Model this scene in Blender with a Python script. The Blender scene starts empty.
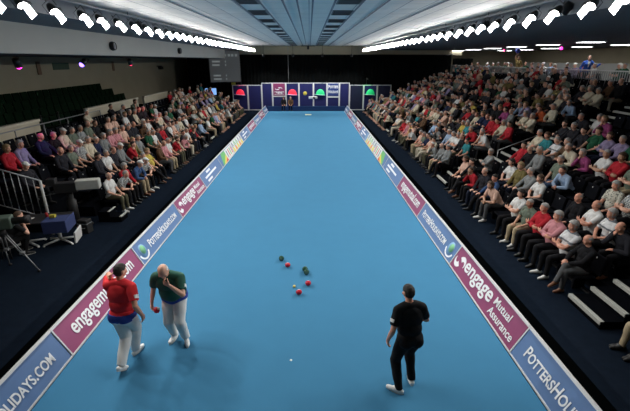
import bpy, bmesh, math, random
import numpy as np
from mathutils import Vector, Matrix

random.seed(11)
SC = bpy.context.scene
COL = SC.collection
V = Vector
R = math.radians

# ------------------------------------------------------------------ materials
MATS = {}

def mat(name, rgb, rough=0.7, metal=0.0, noise=0.0, nscale=40.0, emit=None, estr=0.0, spec=0.5, bump=0.0, bscale=200.0):
    if name in MATS:
        return MATS[name]
    m = bpy.data.materials.new(name)
    m.use_nodes = True
    nt = m.node_tree
    b = nt.nodes['Principled BSDF']
    col = (rgb[0], rgb[1], rgb[2], 1)
    b.inputs['Base Color'].default_value = col
    b.inputs['Roughness'].default_value = rough
    b.inputs['Metallic'].default_value = metal
    b.inputs['Specular IOR Level'].default_value = spec
    if noise > 0 or bump > 0:
        tc = nt.nodes.new('ShaderNodeTexCoord')
    if noise > 0:
        n = nt.nodes.new('ShaderNodeTexNoise')
        n.inputs['Scale'].default_value = nscale
        n.inputs['Detail'].default_value = 4
        nt.links.new(tc.outputs['Object'], n.inputs['Vector'])
        mx = nt.nodes.new('ShaderNodeMix')
        mx.data_type = 'RGBA'
        mx.inputs[6].default_value = tuple(c * (1 - noise) for c in rgb) + (1,)
        mx.inputs[7].default_value = tuple(min(1, c * (1 + noise)) for c in rgb) + (1,)
        nt.links.new(n.outputs['Fac'], mx.inputs[0])
        nt.links.new(mx.outputs[2], b.inputs['Base Color'])
    if bump > 0:
        n2 = nt.nodes.new('ShaderNodeTexNoise')
        n2.inputs['Scale'].default_value = bscale
        nt.links.new(tc.outputs['Object'], n2.inputs['Vector'])
        bp = nt.nodes.new('ShaderNodeBump')
        bp.inputs['Strength'].default_value = bump
        bp.inputs['Distance'].default_value = 0.01
        nt.links.new(n2.outputs['Fac'], bp.inputs['Height'])
        nt.links.new(bp.outputs['Normal'], b.inputs['Normal'])
    if emit is not None:
        b.inputs['Emission Color'].default_value = (emit[0], emit[1], emit[2], 1)
        b.inputs['Emission Strength'].default_value = estr
    MATS[name] = m
    return m


def srgb(r, g, b):
    f = lambda c: ((c / 255 + 0.055) / 1.055) ** 2.4 if c > 10 else c / 255 / 12.92
    return (f(r), f(g), f(b))


# ------------------------------------------------------------------ mesh builder
class MB:
    def __init__(s):
        s.bm = bmesh.new()

    def _mi(s, faces, mi, smooth=False):
        for f in faces:
            f.material_index = mi
            f.smooth = smooth

    def box(s, lo, hi, mi=0, bevel=0.0, M=None):
        lo, hi = V(lo), V(hi)
        r = bmesh.ops.create_cube(s.bm, size=1.0)
        vs = r['verts']
        c, d = (lo + hi) / 2, hi - lo
        for v in vs:
            v.co = V((v.co.x * d.x, v.co.y * d.y, v.co.z * d.z)) + c
        fs = list({f for v in vs for f in v.link_faces})
        s._mi(fs, mi)
        if bevel > 0:
            es = list({e for v in vs for e in v.link_edges})
            r = bmesh.ops.bevel(s.bm, geom=es, offset=bevel, segments=2, affect='EDGES', profile=0.5)
            vs = list({v for f in r['faces'] for v in f.verts} | {v for v in vs if v.is_valid})
            s._mi([f for f in r['faces']], mi)
        if M is not None:
            for v in vs:
                v.co = M @ v.co
        return vs

    def tube(s, pts, r, n=8, mi=0, cap=True, r2=None):
        pts = [V(p) for p in pts]
        rings = []
        for i, p in enumerate(pts):
            if i == 0:
                t = pts[1] - pts[0]
            elif i == len(pts) - 1:
                t = pts[-1] - pts[-2]
            else:
                t = (pts[i + 1] - p).normalized() + (p - pts[i - 1]).normalized()
            t.normalize()
            a = V((0, 0, 1)) if abs(t.z) < 0.9 else V((1, 0, 0))
            u = t.cross(a).normalized()
            w = t.cross(u)
            rr = r if r2 is None else r + (r2 - r) * i / (len(pts) - 1)
            rings.append([s.bm.verts.new(p + (u * math.cos(2 * math.pi * k / n) + w * math.sin(2 * math.pi * k / n)) * rr) for k in range(n)])
        fs = []
        for a, b in zip(rings, rings[1:]):
            for k in range(n):
                fs.append(s.bm.faces.new((a[k], a[(k + 1) % n], b[(k + 1) % n], b[k])))
        s._mi(fs, mi, True)
        if cap:
            s._mi([s.bm.faces.new(rings[0][::-1]), s.bm.faces.new(rings[-1])], mi)
        return rings

    def lathe(s, prof, n=20, M=None, mi=0, smooth=True):
        M = M or Matrix()
        rings = []
        for r, z in prof:
            if r < 1e-6:
                rings.append([s.bm.verts.new(M @ V((0, 0, z)))])
            else:
                rings.append([s.bm.verts.new(M @ V((r * math.cos(2 * math.pi * k / n), r * math.sin(2 * math.pi * k / n), z))) for k in range(n)])
        fs = []
        for a, b in zip(rings, rings[1:]):
            for k in range(n):
                k2 = (k + 1) % n
                if len(a) == 1 and len(b) == 1:
                    continue
                if len(a) == 1:
                    fs.append(s.bm.faces.new((a[0], b[k2], b[k])))
                elif len(b) == 1:
                    fs.append(s.bm.faces.new((a[k], a[k2], b[0])))
                else:
                    fs.append(s.bm.faces.new((a[k], a[k2], b[k2], b[k])))
        s._mi(fs, mi, smooth)
        return fs

    def poly(s, pts, depth, M=None, mi=0):
        """extruded outline: pts are (x, y), extruded along +z by depth"""
        M = M or Matrix()
        a = [s.bm.verts.new(M @ V((x, y, 0))) for x, y in pts]
        b = [s.bm.verts.new(M @ V((x, y, depth))) for x, y in pts]
        n = len(pts)
        fs = [s.bm.faces.new(a[::-1]), s.bm.faces.new(b)]
        for k in range(n):
            fs.append(s.bm.faces.new((a[k], a[(k + 1) % n], b[(k + 1) % n], b[k])))
        s._mi(fs, mi)
        return fs

    def quad(s, pts, mi=0):
        f = s.bm.faces.new([s.bm.verts.new(V(p)) for p in pts])
        f.material_index = mi
        return f

    def build(s, name, mats, parent=None, loc=None, rz=0.0, M=None):
        bmesh.ops.recalc_face_normals(s.bm, faces=s.bm.faces)
        me = bpy.data.meshes.new(name)
        s.bm.to_mesh(me)
        s.bm.free()
        if not isinstance(mats, (list, tuple)):
            mats = [mats]
        for m in mats:
            me.materials.append(m)
        return link(name, me, parent, loc, rz, M)


def link(name, me, parent=None, loc=None, rz=0.0, M=None):
    o = bpy.data.objects.new(name, me)
    COL.objects.link(o)
    if parent is not None:
        o.parent = parent
    if M is not None:
        o.matrix_local = M
    else:
        if loc is not None:
            o.location = loc
        o.rotation_euler = (0, 0, rz)
    return o


def tag(o, label, cat, group=None):
    o['label'] = label
    o['category'] = cat
    if group:
        o['group'] = group
    return o


def struct(o):
    o['kind'] = 'structure'
    return o


def thing(name, label, cat, loc=(0, 0, 0), rz=0.0, group=None, M=None):
    o = bpy.data.objects.new(name, None)
    COL.objects.link(o)
    o.empty_display_size = 0.2
    if M is not None:
        o.matrix_world = M
    else:
        o.location = loc
        o.rotation_euler = (0, 0, rz)
    return tag(o, label, cat, group)


def copy_tree(o, parent=None):
    c = o.copy()
    COL.objects.link(c)
    if parent is not None:
        c.parent = parent
    for ch in o.children:
        copy_tree(ch, c)
    return c


ORD = ['zeroth', 'first', 'second', 'third', 'fourth', 'fifth', 'sixth', 'seventh', 'eighth', 'ninth', 'tenth', 'eleventh', 'twelfth', 'thirteenth',
       'fourteenth', 'fifteenth', 'sixteenth', 'seventeenth', 'eighteenth', 'nineteenth', 'twentieth']
def ordinal(n):
    if n <= 20:
        return ORD[n]
    tens = ['', '', 'twenty', 'thirty', 'forty', 'fifty', 'sixty'][n // 10]
    if n % 10 == 0:
        return tens[:-1] + 'ieth'
    return tens + '-' + ORD[n % 10]


def text_mesh(body, height, caps_idx=None, bold=0.0, align='LEFT', width=None, extrude=0.003):
    """lettering as a flat raised mesh; height = cap height in metres; returns mesh in the xy plane, origin at baseline start"""
    cu = bpy.data.curves.new('lettering', 'FONT')
    cu.body = body
    cu.size = 1.0
    cu.align_x = 'LEFT'
    cu.offset = bold
    cu.extrude = 0.01
    cu.small_caps_scale = 0.78
    if caps_idx is not None:
        for i in range(len(body)):
            if i not in caps_idx:
                cu.body_format[i].use_small_caps = True
    o = bpy.data.objects.new('lettering', cu)
    COL.objects.link(o)
    dg = bpy.context.evaluated_depsgraph_get()
    me = bpy.data.meshes.new_from_object(o.evaluated_get(dg))
    bpy.data.objects.remove(o)
    bpy.data.curves.remove(cu)
    co = np.zeros(len(me.vertices) * 3, dtype=np.float32)
    me.vertices.foreach_get('co', co)
    co = co.reshape(-1, 3)
    x0, x1 = co[:, 0].min(), co[:, 0].max()
    sy = height / 0.72
    sx = sy if width is None else width / (x1 - x0)
    co[:, 0] = (co[:, 0] - x0) * sx
    w = (x1 - x0) * sx
    if align == 'CENTER':
        co[:, 0] -= w / 2
    co[:, 1] *= sy
    co[:, 2] = np.where(co[:, 2] > 0, extrude, -0.001)
    me.vertices.foreach_set('co', co.ravel())
    me.update()
    me.materials.clear()
    return me, w
# ------------------------------------------------------------------ camera
H_CAM = 4.7
PITCH, YAW, FPX = 19.99, 0.77, 400.0
cam = bpy.data.cameras.new('camera')
cam.sensor_width = 36
cam.lens = FPX * 36 / 630
cam.clip_end = 200
co_ = bpy.data.objects.new('camera', cam)
COL.objects.link(co_)
co_.location = (0, 0, H_CAM)
co_.rotation_euler = (R(90 - PITCH), 0, R(-YAW))
SC.camera = co_

# ------------------------------------------------------------------ palette
M_carpet = mat('rink carpet', (0.043, 0.166, 0.290), 0.95, noise=0.06, nscale=2.0, spec=0.1, bump=0.15, bscale=400)
M_navy = mat('navy floor carpet', (0.008, 0.0125, 0.021), 1.0, noise=0.25, nscale=6, spec=0.0)
M_shade_ditch = mat('black shade and ditch', (0.0015, 0.0018, 0.002), 1.0, spec=0.0)
M_tier = mat('dark tier carpet', (0.004, 0.0045, 0.006), 1.0, noise=0.2, nscale=8, spec=0.0)
M_seat = mat('dark seat fabric', (0.006, 0.0065, 0.009), .95, noise=0.2, nscale=30, spec=0.05)
M_disc = mat('white seat disc', (0.6, 0.6, 0.6), 0.6)
M_green_seat = mat('green seat fabric', (0.003, 0.012, 0.005), .95, noise=0.2, nscale=30, spec=0.05)
M_white = mat('white painted', (0.75, 0.75, 0.73), 0.5)
M_frame = mat('pale rail', (0.62, 0.62, 0.62), 0.4)
M_blue_panel = mat('blue board', (0.085, 0.175, 0.36), 0.55, noise=0.05, nscale=5)
M_mag_panel = mat('magenta board', (0.26, 0.035, 0.12), 0.55, noise=0.05, nscale=5)
M_white_panel = mat('white board', (0.72, 0.74, 0.72), 0.55)
M_letter = mat('white lettering', (0.85, 0.85, 0.85), 0.5)
M_boothblue = mat('dark blue booth', (0.012, 0.014, 0.11), 0.6, noise=0.15, nscale=4)
M_boothdark = mat('dark navy booth', (0.010, 0.014, 0.05), 0.6, noise=0.15, nscale=4)
M_cream = mat('cream plaster', (0.55, 0.50, 0.38), 0.85, noise=0.08, nscale=2.0, spec=0.2)
M_beige = mat('beige wall', (0.50, 0.44, 0.31), 0.9, noise=0.10, nscale=1.2, spec=0.2)
M_brown = mat('brown strip', (0.16, 0.10, 0.06), 0.8)
M_soffit = mat('grey soffit', (0.20, 0.21, 0.23), 0.8, noise=0.06, nscale=1.5)
M_beam = mat('pale beam', (0.50, 0.48, 0.43), 0.85, noise=0.06, nscale=1.5)
M_black = mat('black', (0.006, 0.006, 0.007), 0.6)
M_drape = mat('black drape', (0.004, 0.005, 0.005), 0.95, spec=0.1)
M_blackmetal = mat('black metal', (0.012, 0.012, 0.013), 0.45)
M_steel = mat('grey steel', (0.32, 0.33, 0.34), 0.4, metal=0.6)
M_nosing = mat('pale step nosing', (0.42, 0.42, 0.38), 0.7, noise=0.15, nscale=12)
M_lens = mat('floodlight lens', (0.9, 0.9, 0.9), 0.4, emit=(1.0, 0.97, 0.93), estr=400.0)
M_flap = mat('white reflector flap', (0.85, 0.85, 0.85), 0.5)
M_tube = mat('ceiling luminaire diffuser', (0.8, 0.8, 0.8), 0.5, emit=(0.95, 0.97, 1.0), estr=12.0)
M_louvre = mat('dark louvre', (0.10, 0.105, 0.12), 0.6)

# ceiling: white tiles with a dark grid
def ceiling_mat():
    m = bpy.data.materials.new('ceiling tiles')
    m.use_nodes = True
    nt = m.node_tree
    b = nt.nodes['Principled BSDF']
    tc = nt.nodes.new('ShaderNodeTexCoord')
    br = nt.nodes.new('ShaderNodeTexBrick')
    br.offset = 0.0
    br.inputs['Scale'].default_value = 1.0
    br.inputs['Color1'].default_value = (0.88, 0.85, 0.80, 1)
    br.inputs['Color2'].default_value = (0.84, 0.81, 0.76, 1)
    br.inputs['Mortar'].default_value = (0.30, 0.31, 0.34, 1)
    br.inputs['Mortar Size'].default_value = 0.012
    br.inputs['Brick Width'].default_value = 0.6
    br.inputs['Row Height'].default_value = 1.2
    nt.links.new(tc.outputs['Object'], br.inputs['Vector'])
    nt.links.new(br.outputs['Color'], b.inputs['Base Color'])
    b.inputs['Roughness'].default_value = 0.6
    b.inputs['Specular IOR Level'].default_value = 0.12
    nz = nt.nodes.new('ShaderNodeTexNoise')
    nz.inputs['Scale'].default_value = 1.7
    nt.links.new(tc.outputs['Object'], nz.inputs['Vector'])
    bp = nt.nodes.new('ShaderNodeBump')
    bp.inputs['Strength'].default_value = 0.35
    bp.inputs['Distance'].default_value = 0.08
    nt.links.new(nz.outputs['Fac'], bp.inputs['Height'])
    nt.links.new(bp.outputs['Normal'], b.inputs['Normal'])
    return m
M_ceil = ceiling_mat()

# ------------------------------------------------------------------ room shell
Y0, Y1 = -3.0, 47.0
XL, XR = -13.6, 24.0
m = MB(); m.box((XL - .2, Y0, -.2), (XR + .2, Y1, 0)); struct(m.build('floor', M_navy))
# main ceiling bay, side soffits
m = MB(); m.box((-5.6, Y0, 6.0), (5.6, Y1, 6.2)); struct(m.build('ceiling', M_ceil))
m = MB(); m.box((-7.6, Y0, 5.62), (-5.6, Y1, 6.2)); struct(m.build('ceiling_left_soffit', M_soffit))
m = MB(); m.box((5.6, Y0, 5.62), (XR + .2, Y1, 6.2)); struct(m.build('ceiling_right_soffit', M_soffit))
m = MB(); m.box((-7.9, Y0, 4.86), (-7.6, Y1, 6.2), bevel=.01); struct(m.build('beam_left', M_beam))
m = MB(); m.box((XL, Y0, 4.84), (-7.9, Y1, 5.1)); struct(m.build('ceiling_left_low', mat('dark ceiling', (.035, .035, .035), .9)))
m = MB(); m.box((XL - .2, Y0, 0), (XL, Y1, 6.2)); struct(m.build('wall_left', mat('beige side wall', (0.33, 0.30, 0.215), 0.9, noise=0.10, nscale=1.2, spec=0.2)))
m = MB(); m.box((XR, Y0, 0), (XR + .2, Y1, 6.2)); struct(m.build('wall_right', M_beige))
m = MB(); m.box((XL, 42.4, 5.14), (15.2, 42.7, 6.0)); struct(m.build('beam_far', M_beige))
m = MB(); m.box((XL - .2, Y1, 0), (XR + .2, Y1 + .2, 6.2)); struct(m.build('wall_far', M_beige))
m = MB(); m.box((XL - .2, Y0 - .2, 0), (XR + .2, Y0, 6.2)); struct(m.build('wall_near', M_beige))
# brown pilaster strips on the left wall
for i, (y, z0, z1) in enumerate([(21.4, 4.0, 4.62), (29.5, 4.0, 4.6)]):
    m = MB(); m.box((XL, y - .14, z0), (XL + .05, y + .14, z1), bevel=.008); struct(m.build('trim_%d' % (i + 1), M_brown))

# black floor strips painting in the shadow band behind the barriers
m = MB(); m.box((-5.0, 1.0, 0.0), (-4.12, 39.6, 0.012)); o = struct(m.build('floor_left_shade', M_shade_ditch))
m = MB(); m.box((3.48, 1.0, 0.0), (4.36, 39.6, 0.012)); o = struct(m.build('floor_right_shade', M_shade_ditch))

# rink carpet on a low bed
t = thing('bowling_carpet', 'long blue carpet of the indoor bowling rink between the advertising barriers', 'carpet', (-0.31, 1.0, 0))
m = MB(); m.box((-3.645, 0, 0.004), (3.645, 38.5, 0.05), bevel=.01); m.build('playing_surface', M_carpet, t)
m = MB(); m.box((-3.668, 0, 0.0), (3.668, 38.62, 0.01)); m.build('ditch_lining', M_shade_ditch, t)
t2 = thing('end_board', 'low dark blue board closing the far end of the rink', 'board', (-0.31, 39.7, 0))
m = MB(); m.box((-3.75, 0, 0.0), (3.75, .06, 0.46), bevel=.008); m.build('panel', mat('end board blue', (0.015, 0.05, 0.16), .7), t2)
m = MB(); m.box((-3.76, -.012, 0.46), (3.76, .072, 0.50), bevel=.008); m.build('top_rail', mat('end board rail', (0.03, 0.08, 0.2), .5), t2)

# ------------------------------------------------------------------ advertising barriers
PL = 3.12
def swoosh(mb, M, s, mi=0):
    """the double curl mark before the word engage"""
    def arc(cx, cy, r, a0, a1, w0, w1, n=12):
        outer, inner = [], []
        for i in range(n + 1):
            a = R(a0 + (a1 - a0) * i / n)
            w = (w0 + (w1 - w0) * i / n) / 2
            outer.append((cx + (r + w) * math.cos(a), cy + (r + w) * math.sin(a)))
            inner.append((cx + (r - w) * math.cos(a), cy + (r - w) * math.sin(a)))
        return outer + inner[::-1]
    mb.poly([(x * s, y * s) for x, y in arc(0.12, 0.32, 0.24, 160, 330, 0.03, 0.30)], .004, M, mi)
    mb.poly([(x * s, y * s) for x, y in arc(0.58, 0.30, 0.24, -20, 150, 0.03, 0.30)], .004, M, mi)

M_globe_g = mat('logo green', (0.16, 0.42, 0.20), .5)
M_globe_b = mat('logo pale blue', (0.17, 0.32, 0.52), .5)
M_yel = mat('logo yellow', (0.75, 0.62, 0.08), .5)
M_grn = mat('logo leaf green', (0.12, 0.45, 0.12), .5)
M_red = mat('logo red', (0.65, 0.06, 0.04), .5)
M_orange = mat('logo orange', (0.8, 0.3, 0.04), .5)
M_slate = mat('logo slate', (0.16, 0.18, 0.28), .5)

def put_text(parent, body, x, y, h, caps=None, bold=.012, width=None, name='lettering'):
    me, w = text_mesh(body, h, caps, bold, width=width)
    me.materials.append(M_letter)
    o = link(name, me, parent, (x, y, .008))
    return w

VH = 0.565  # height of a board up its slope
KINDS = ['potters', 'mag', 'pottersL', 'magA', 'small', 'tri', 'chev', 'small2', 'mag', 'pottersL', 'magA', 'potters']
def barrier(side):
    for i, kind in enumerate(KINDS):
        y0 = 2.39 + i * PL
        if side < 0:
            u, v, org = V((0, 1, 0)), V((-.26, 0, .5)).normalized(), V((-4.0, y0, .02))
            k = kind
        else:
            u, v, org = V((0, -1, 0)), V((.26, 0, .5)).normalized(), V((3.38, y0 + PL, .02))
            k = {'mag': 'magA', 'magA': 'mag'}.get(kind, kind)
        n = u.cross(v)
        M = Matrix((u, v, n)).transposed().to_4x4()
        M.translation = org
        where = ORD[i + 1]
        sd = 'left' if side < 0 else 'right'
        look = {'potters': 'blue board with white capitals and green globe', 'mag': 'magenta board with one line of white lettering',
                'pottersL': 'blue board with white capitals and green globe', 'magA': 'magenta board with white curl mark and lettering',
                'small': 'blue board with small lines of white text', 'small2': 'blue board with small white text and orange edge',
                'tri': 'board with green yellow red triangle and white field', 'chev': 'white board with coloured chevrons'}[k]
        t = thing('advertising_barrier', f'{look}, {where} from near end of {sd} barrier', 'advertising board', M=M, group=f'{sd} rink barrier boards')
        L = PL - .02
        pm = {'p': M_blue_panel, 'm': M_mag_panel, 's': M_blue_panel, 't': M_blue_panel, 'c': M_white_panel}[k[0]]
        b = MB(); b.box((.02, .0, -.03), (L, VH, .0)); b.build('panel', pm, t)
        b = MB()
        b.box((.0, VH - .012, -.045), (PL - .004, VH + .03, .014), bevel=.004)
        b.build('top_rail', M_frame, t)
        b = MB(); b.box((.0, -.012, -.035), (PL - .004, .022, .010), bevel=.003); b.build('bottom_rail', M_frame, t)
        b = MB(); b.box((.0, .0, -.036), (.03, VH, .012), bevel=.003); b.build('joint_strip', M_frame, t)
        # back brace standing on the floor behind the board
        b = MB()
        for bx in (.4, 1.55, 2.7):
            p1, p2 = M @ V((bx, VH * .8, -.03)), M @ V((bx, .0, -.03))
            foot = V((p1.x + (-.22 if side < 0 else .22), p1.y, .02))
            Mi = M.inverted()
            b.tube([Mi @ p1, Mi @ foot], .012)
            b.tube([Mi @ foot, Mi @ V((p2.x, p2.y, .02))], .012)
        b.build('brace', M_blackmetal, t)
        if k == 'potters':
            pass
        if k in ('potters', 'pottersL'):
            if side < 0:
                put_text(t, 'PottersHolidays.com', .72, .19, .205, {0, 7}, .016, width=2.12)
                lx = .33
            else:
                put_text(t, 'PottersHolidays.com', .27, .19, .205, {0, 7}, .016, width=2.12)
                lx = 2.78
            b = MB()
            b.lathe([(0, .0), (.17, .0), (.17, .004), (0, .006)], 28, Matrix.Translation((lx, .29, .0)), 1)
            b.lathe([(0, .0), (.115, .0), (.115, .006), (0, .010)], 24, Matrix.Translation((lx + .02, .31, .0)), 0)
            b.poly([(lx + .26 * math.cos(R(a)), .27 + .21 * math.sin(R(a))) for a in range(190, 341, 15)] +
                   [(lx + .20 * math.cos(R(a)), .27 + .17 * math.sin(R(a))) for a in range(340, 189, -15)], .006, None, 2)
            b.build('globe_logo', [M_globe_g, M_globe_b, M_letter], t)
        if k == 'mag':
            put_text(t, 'engagemutual.com', .34, .2, .285, None, .016, width=2.45)
        elif k == 'magA':
            b = MB(); swoosh(b, Matrix.Translation((.16, .12, 0)), .50); b.build('curl_logo', M_letter, t)
            put_text(t, 'engage', .62, .24, .31, None, .018, width=1.35)
            put_text(t, 'Mutual', 2.08, .32, .155, None, .012, width=.62)
            put_text(t, 'Assurance', 2.08, .11, .155, None, .012, width=.92)
        elif k in ('small', 'small2'):
            b = MB()
            for (x0, x1, yy, hh) in ((.9, 1.5, .40, .09), (.5, 2.3, .25, .08), (.6, 1.3, .09, .08)):
                b.box((x0, yy, 0), (x1, yy + hh, .005))
            b.build('text_lines', M_letter, t)
            if k == 'small2':
                b = MB(); b.box((2.5, .03, 0), (3.05, .5, .004)); b.build('coloured_patch', M_globe_b, t)
        elif k == 'tri':
            q = 1 if side < 0 else 0
            x = lambda a: a if q else PL - a
            b = MB()
            b.poly([(x(.35), .03), (x(1.5), .03), (x(1.5), .53), (x(.75), .53)], .004, None, 1)
            b.poly([(x(.55), .03), (x(1.5), .03), (x(1.45), .36)], .008, None, 0)
            b.poly([(x(.95), .03), (x(1.5), .03), (x(1.48), .2)], .012, None, 2)
            b.build('triangle_logo', [M_yel, M_grn, M_red], t)
            b = MB(); b.box((min(x(1.52), x(3.06)), .03, 0), (max(x(1.52), x(3.06)), .53, .003)); b.build('white_field', M_white_panel, t)
            b = MB()
            for a, mi in ((1.7, 0), (2.1, 1), (2.45, 2), (2.8, 1)):
                b.poly([(x(a), .1), (x(a + .13), .1), (x(a + .2), .46), (x(a + .07), .46)], .008, None, mi)
            b.build('coloured_bars', [M_slate, M_red, M_grn], t)
        elif k == 'chev':
            b = MB()
            for j, a in enumerate((.1, .7, 1.3, 1.9, 2.5)):
                b.poly([(a, .03), (a + .5, .03), (a + .36, .27), (a + .12, .27)], .004, None, (0, 1, 0, 1, 0)[j])
                b.poly([(a + .1, .27), (a + .2, .27), (a + .3, .5), (a + .4, .27), (a + .5, .27), (a + .34, .53), (a + .24, .53)], .006, None, (2, 3, 3, 2, 2)[j])
            b.build('chevrons', [M_yel, M_orange, M_slate, M_grn], t)
barrier(-1)
barrier(1)

# ------------------------------------------------------------------ bowls on the carpet
def bowl_mesh(name, mats_, r):
    m = MB()
    # slightly flattened running bowl with a coloured ring and a pale disc on each side
    prof = [(0, -r * .86), (r * .3, -r * .85), (r * .32, -r * .84)]
    fs = m.lathe([(0, -r * .86), (r * .5, -r * .79)], 24, None, 1)
    fs = m.lathe([(r * .5, -r * .79), (r * .62, -r * .70), (r * .85, -r * .45), (r * .97, -r * .2), (r, 0), (r * .97, r * .2), (r * .85, r * .45), (r * .62, r * .70), (r * .5, r * .79)], 24, None, 0)
    m.lathe([(r * .5, r * .79), (0, r * .86)], 24, None, 1)
    bmesh.ops.remove_doubles(m.bm, verts=m.bm.verts, dist=1e-5)
    return m

M_bowlred = mat('red bowl', (0.55, 0.012, 0.03), .25, noise=.1, nscale=12)
M_bowlgreen = mat('green bowl', (0.012, 0.06, 0.03), .25, noise=.35, nscale=14)
M_disc_glint = mat('bowl disc', (0.7, 0.7, 0.65), .35)  # white disc widened and turned up, standing in for the bowl's top highlight
M_jack = mat('yellow jack', (0.75, 0.55, 0.10), .35)
CZ = 0.05
BR = 0.066
def ground(px, py):
    th = R(PITCH)
    a = th + math.atan((py - 205.5) / FPX)
    d = (H_CAM - CZ) / math.tan(a)
    zc = d * math.cos(th) + (H_CAM - CZ) * math.sin(th)
    return V(((px - 315) / FPX * zc + d * math.sin(R(YAW)), d, CZ))
for (px, py, kind, lab) in [
        (281.5, 260.5, 'g', 'dark green bowl furthest up the rink, beside a red one'),
        (287.8, 267, 'r', 'red bowl with white disc and highlight next to the furthest dark green bowl'),
        (305, 271.5, 'g', 'dark green bowl touching another dark green bowl, the upper'),
        (306.5, 274.5, 'g', 'dark green bowl touching another, lower of that pair'),
        (308.2, 285.5, 'r', 'red bowl with white disc and highlight below the pair of dark green bowls'),
        (299, 294.5, 'r', 'red bowl with white disc and highlight lying right beside the yellow jack')]:
    p = ground(px, py)
    m = bowl_mesh('bowl', None, BR)
    M = Matrix.Translation((p.x, p.y, CZ + BR)) @ Matrix.Rotation(R(random.uniform(-30, 30)), 4, 'Z') @ Matrix.Rotation(R({'r': -28, 'g': 80}[kind]), 4, 'X')
    # stand it so that its lowest point touches the carpet
    t = thing('lawn_bowl', lab, 'bowl', M=M, group='bowls in the head')
    zmin = min((M @ v.co).z for v in m.bm.verts)
    t.matrix_world = Matrix.Translation((0, 0, CZ - zmin)) @ M
    if kind == 'r':
        m.build('bowl_body', [M_bowlred, M_disc_glint], t)
    else:
        m.build('bowl_body', [M_bowlgreen, mat('green bowl disc', (.10, .2, .14), .3)], t)
p = ground(294.3, 287.5)
m = MB(); m.lathe([(0, -.032)] + [(.032 * math.cos(R(a)), .032 * math.sin(R(a))) for a in range(-80, 81, 10)] + [(0, .032)], 18)
o = m.build('jack', M_jack, loc=(p.x, p.y, CZ + .032)); tag(o, 'small yellow jack ball among the bowls', 'jack')
p = ground(291, 360)
m = MB(); m.lathe([(0, 0), (.022, 0), (.02, .004), (0, .005)], 14)
o = m.build('chalk_spot', M_white, loc=(p.x, p.y, CZ)); tag(o, 'small white spot marker on the near carpet', 'marker')
m = MB(); m.box((-.28, -.3, 0), (.28, .3, .012), bevel=.004)
o = m.build('bowling_mat', mat('pale mat', (.65, .62, .40), .8), loc=(-.12, 36.8, CZ)); tag(o, 'pale delivery mat at the far end of the carpet', 'mat')
# ------------------------------------------------------------------ floodlights along both sides
def make_flood(side):
    t = thing('flood_lamp', '', 'floodlight')
    # local: beam leaves along -Z tilted by the root's own rotation; hung from a clamp on the truss
    m = MB()
    m.lathe([(0, .17), (.05, .17), (.075, .12), (.09, .04), (.10, .0), (.092, .0), (.085, .03), (0, .05)], 16)
    m.build('housing', M_blackmetal, t)
    m = MB(); m.lathe([(0, -.020), (.035, -.017), (.058, -.008), (.070, .004)], 16)
    m.build('lens', M_lens, t)
    m = MB()
    a = .07
    m.box((-a, .085, -.22), (a, .091, .0), bevel=.002)
    f = m.build('reflector_flap', M_flap, t)
    m = MB()
    m.tube([(-.125, 0, .06), (-.125, 0, .24), (.125, 0, .24), (.125, 0, .06)], .008, 6)
    m.tube([(0, 0, .24), (0, 0, .31)], .012, 6)
    m.build('yoke', M_blackmetal, t)
    m = MB(); m.box((-side * .115 - .003, -.1, -.035), (-side * .115 + .003, .1, .03), bevel=.002); m.build('spill_visor', M_blackmetal, t)  # visor plate added to keep lens spill off the ceiling
    l = bpy.data.lights.new('flood beam', 'SPOT')
    l.color = (1.0, .97, .92); l.energy = FLOOD_W; l.spot_size = R(90); l.spot_blend = .7; l.shadow_soft_size = .10
    lo = bpy.data.objects.new('flood_beam', l); COL.objects.link(lo); lo.parent = t; lo.location = (0, 0, -.075)
    return t

FLOOD_W = 190
LX = 5.22
ys = [6.0] + [7.3 + .97 * i for i in range(35)]
proto = None
for side, nm in ((-1, 'left'), (1, 'right')):
    for i, y in enumerate(ys):
        if i == 0:
            proto = make_flood(side); o = proto
        else:
            o = copy_tree(proto)
        jy = random.uniform(-.12, .12)
        o.matrix_world = (Matrix.Translation((side * LX, y + jy, 5.63)) @ Matrix.Rotation(R(side * 40 + random.uniform(-5, 5)), 4, 'Y')
                          @ Matrix.Rotation(R(-12 + random.uniform(-6, 6)), 4, 'X') @ Matrix.Rotation(0 if side > 0 else 0, 4, 'Z'))
        # flap hangs on the outer, lower edge of the lamp
        o['label'] = f'white floodlight, {ordinal(i + 1)} from the near end of the {nm} lighting rail'
        o['group'] = f'floodlights on the {nm} rail'
for side, nm in ((-1, 'left'), (1, 'right')):
    t = thing('lighting_rail', f'dark metal lighting rail carrying the {nm} row of floodlights', 'lighting rail', (side * LX, 0, 5.9))
    m = MB(); m.tube([(0, 4.5, .0), (0, 41.5, .0)], .024, 8); m.build('lower_tube', M_steel, t)
    m = MB(); m.tube([(side * .18, 4.5, .06), (side * .18, 41.5, .06)], .02, 8); m.build('upper_tube', M_steel, t)
    m = MB()
    for k in range(38):
        y = 5 + k * .97
        m.tube([(0, y, 0), (side * .18, y + .45, .06)], .01, 6)
        if k % 4 == 0:
            m.tube([(0, y, 0), (0, y, .1)], .01, 6)
    m.build('bracing', M_blackmetal, t)
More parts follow.
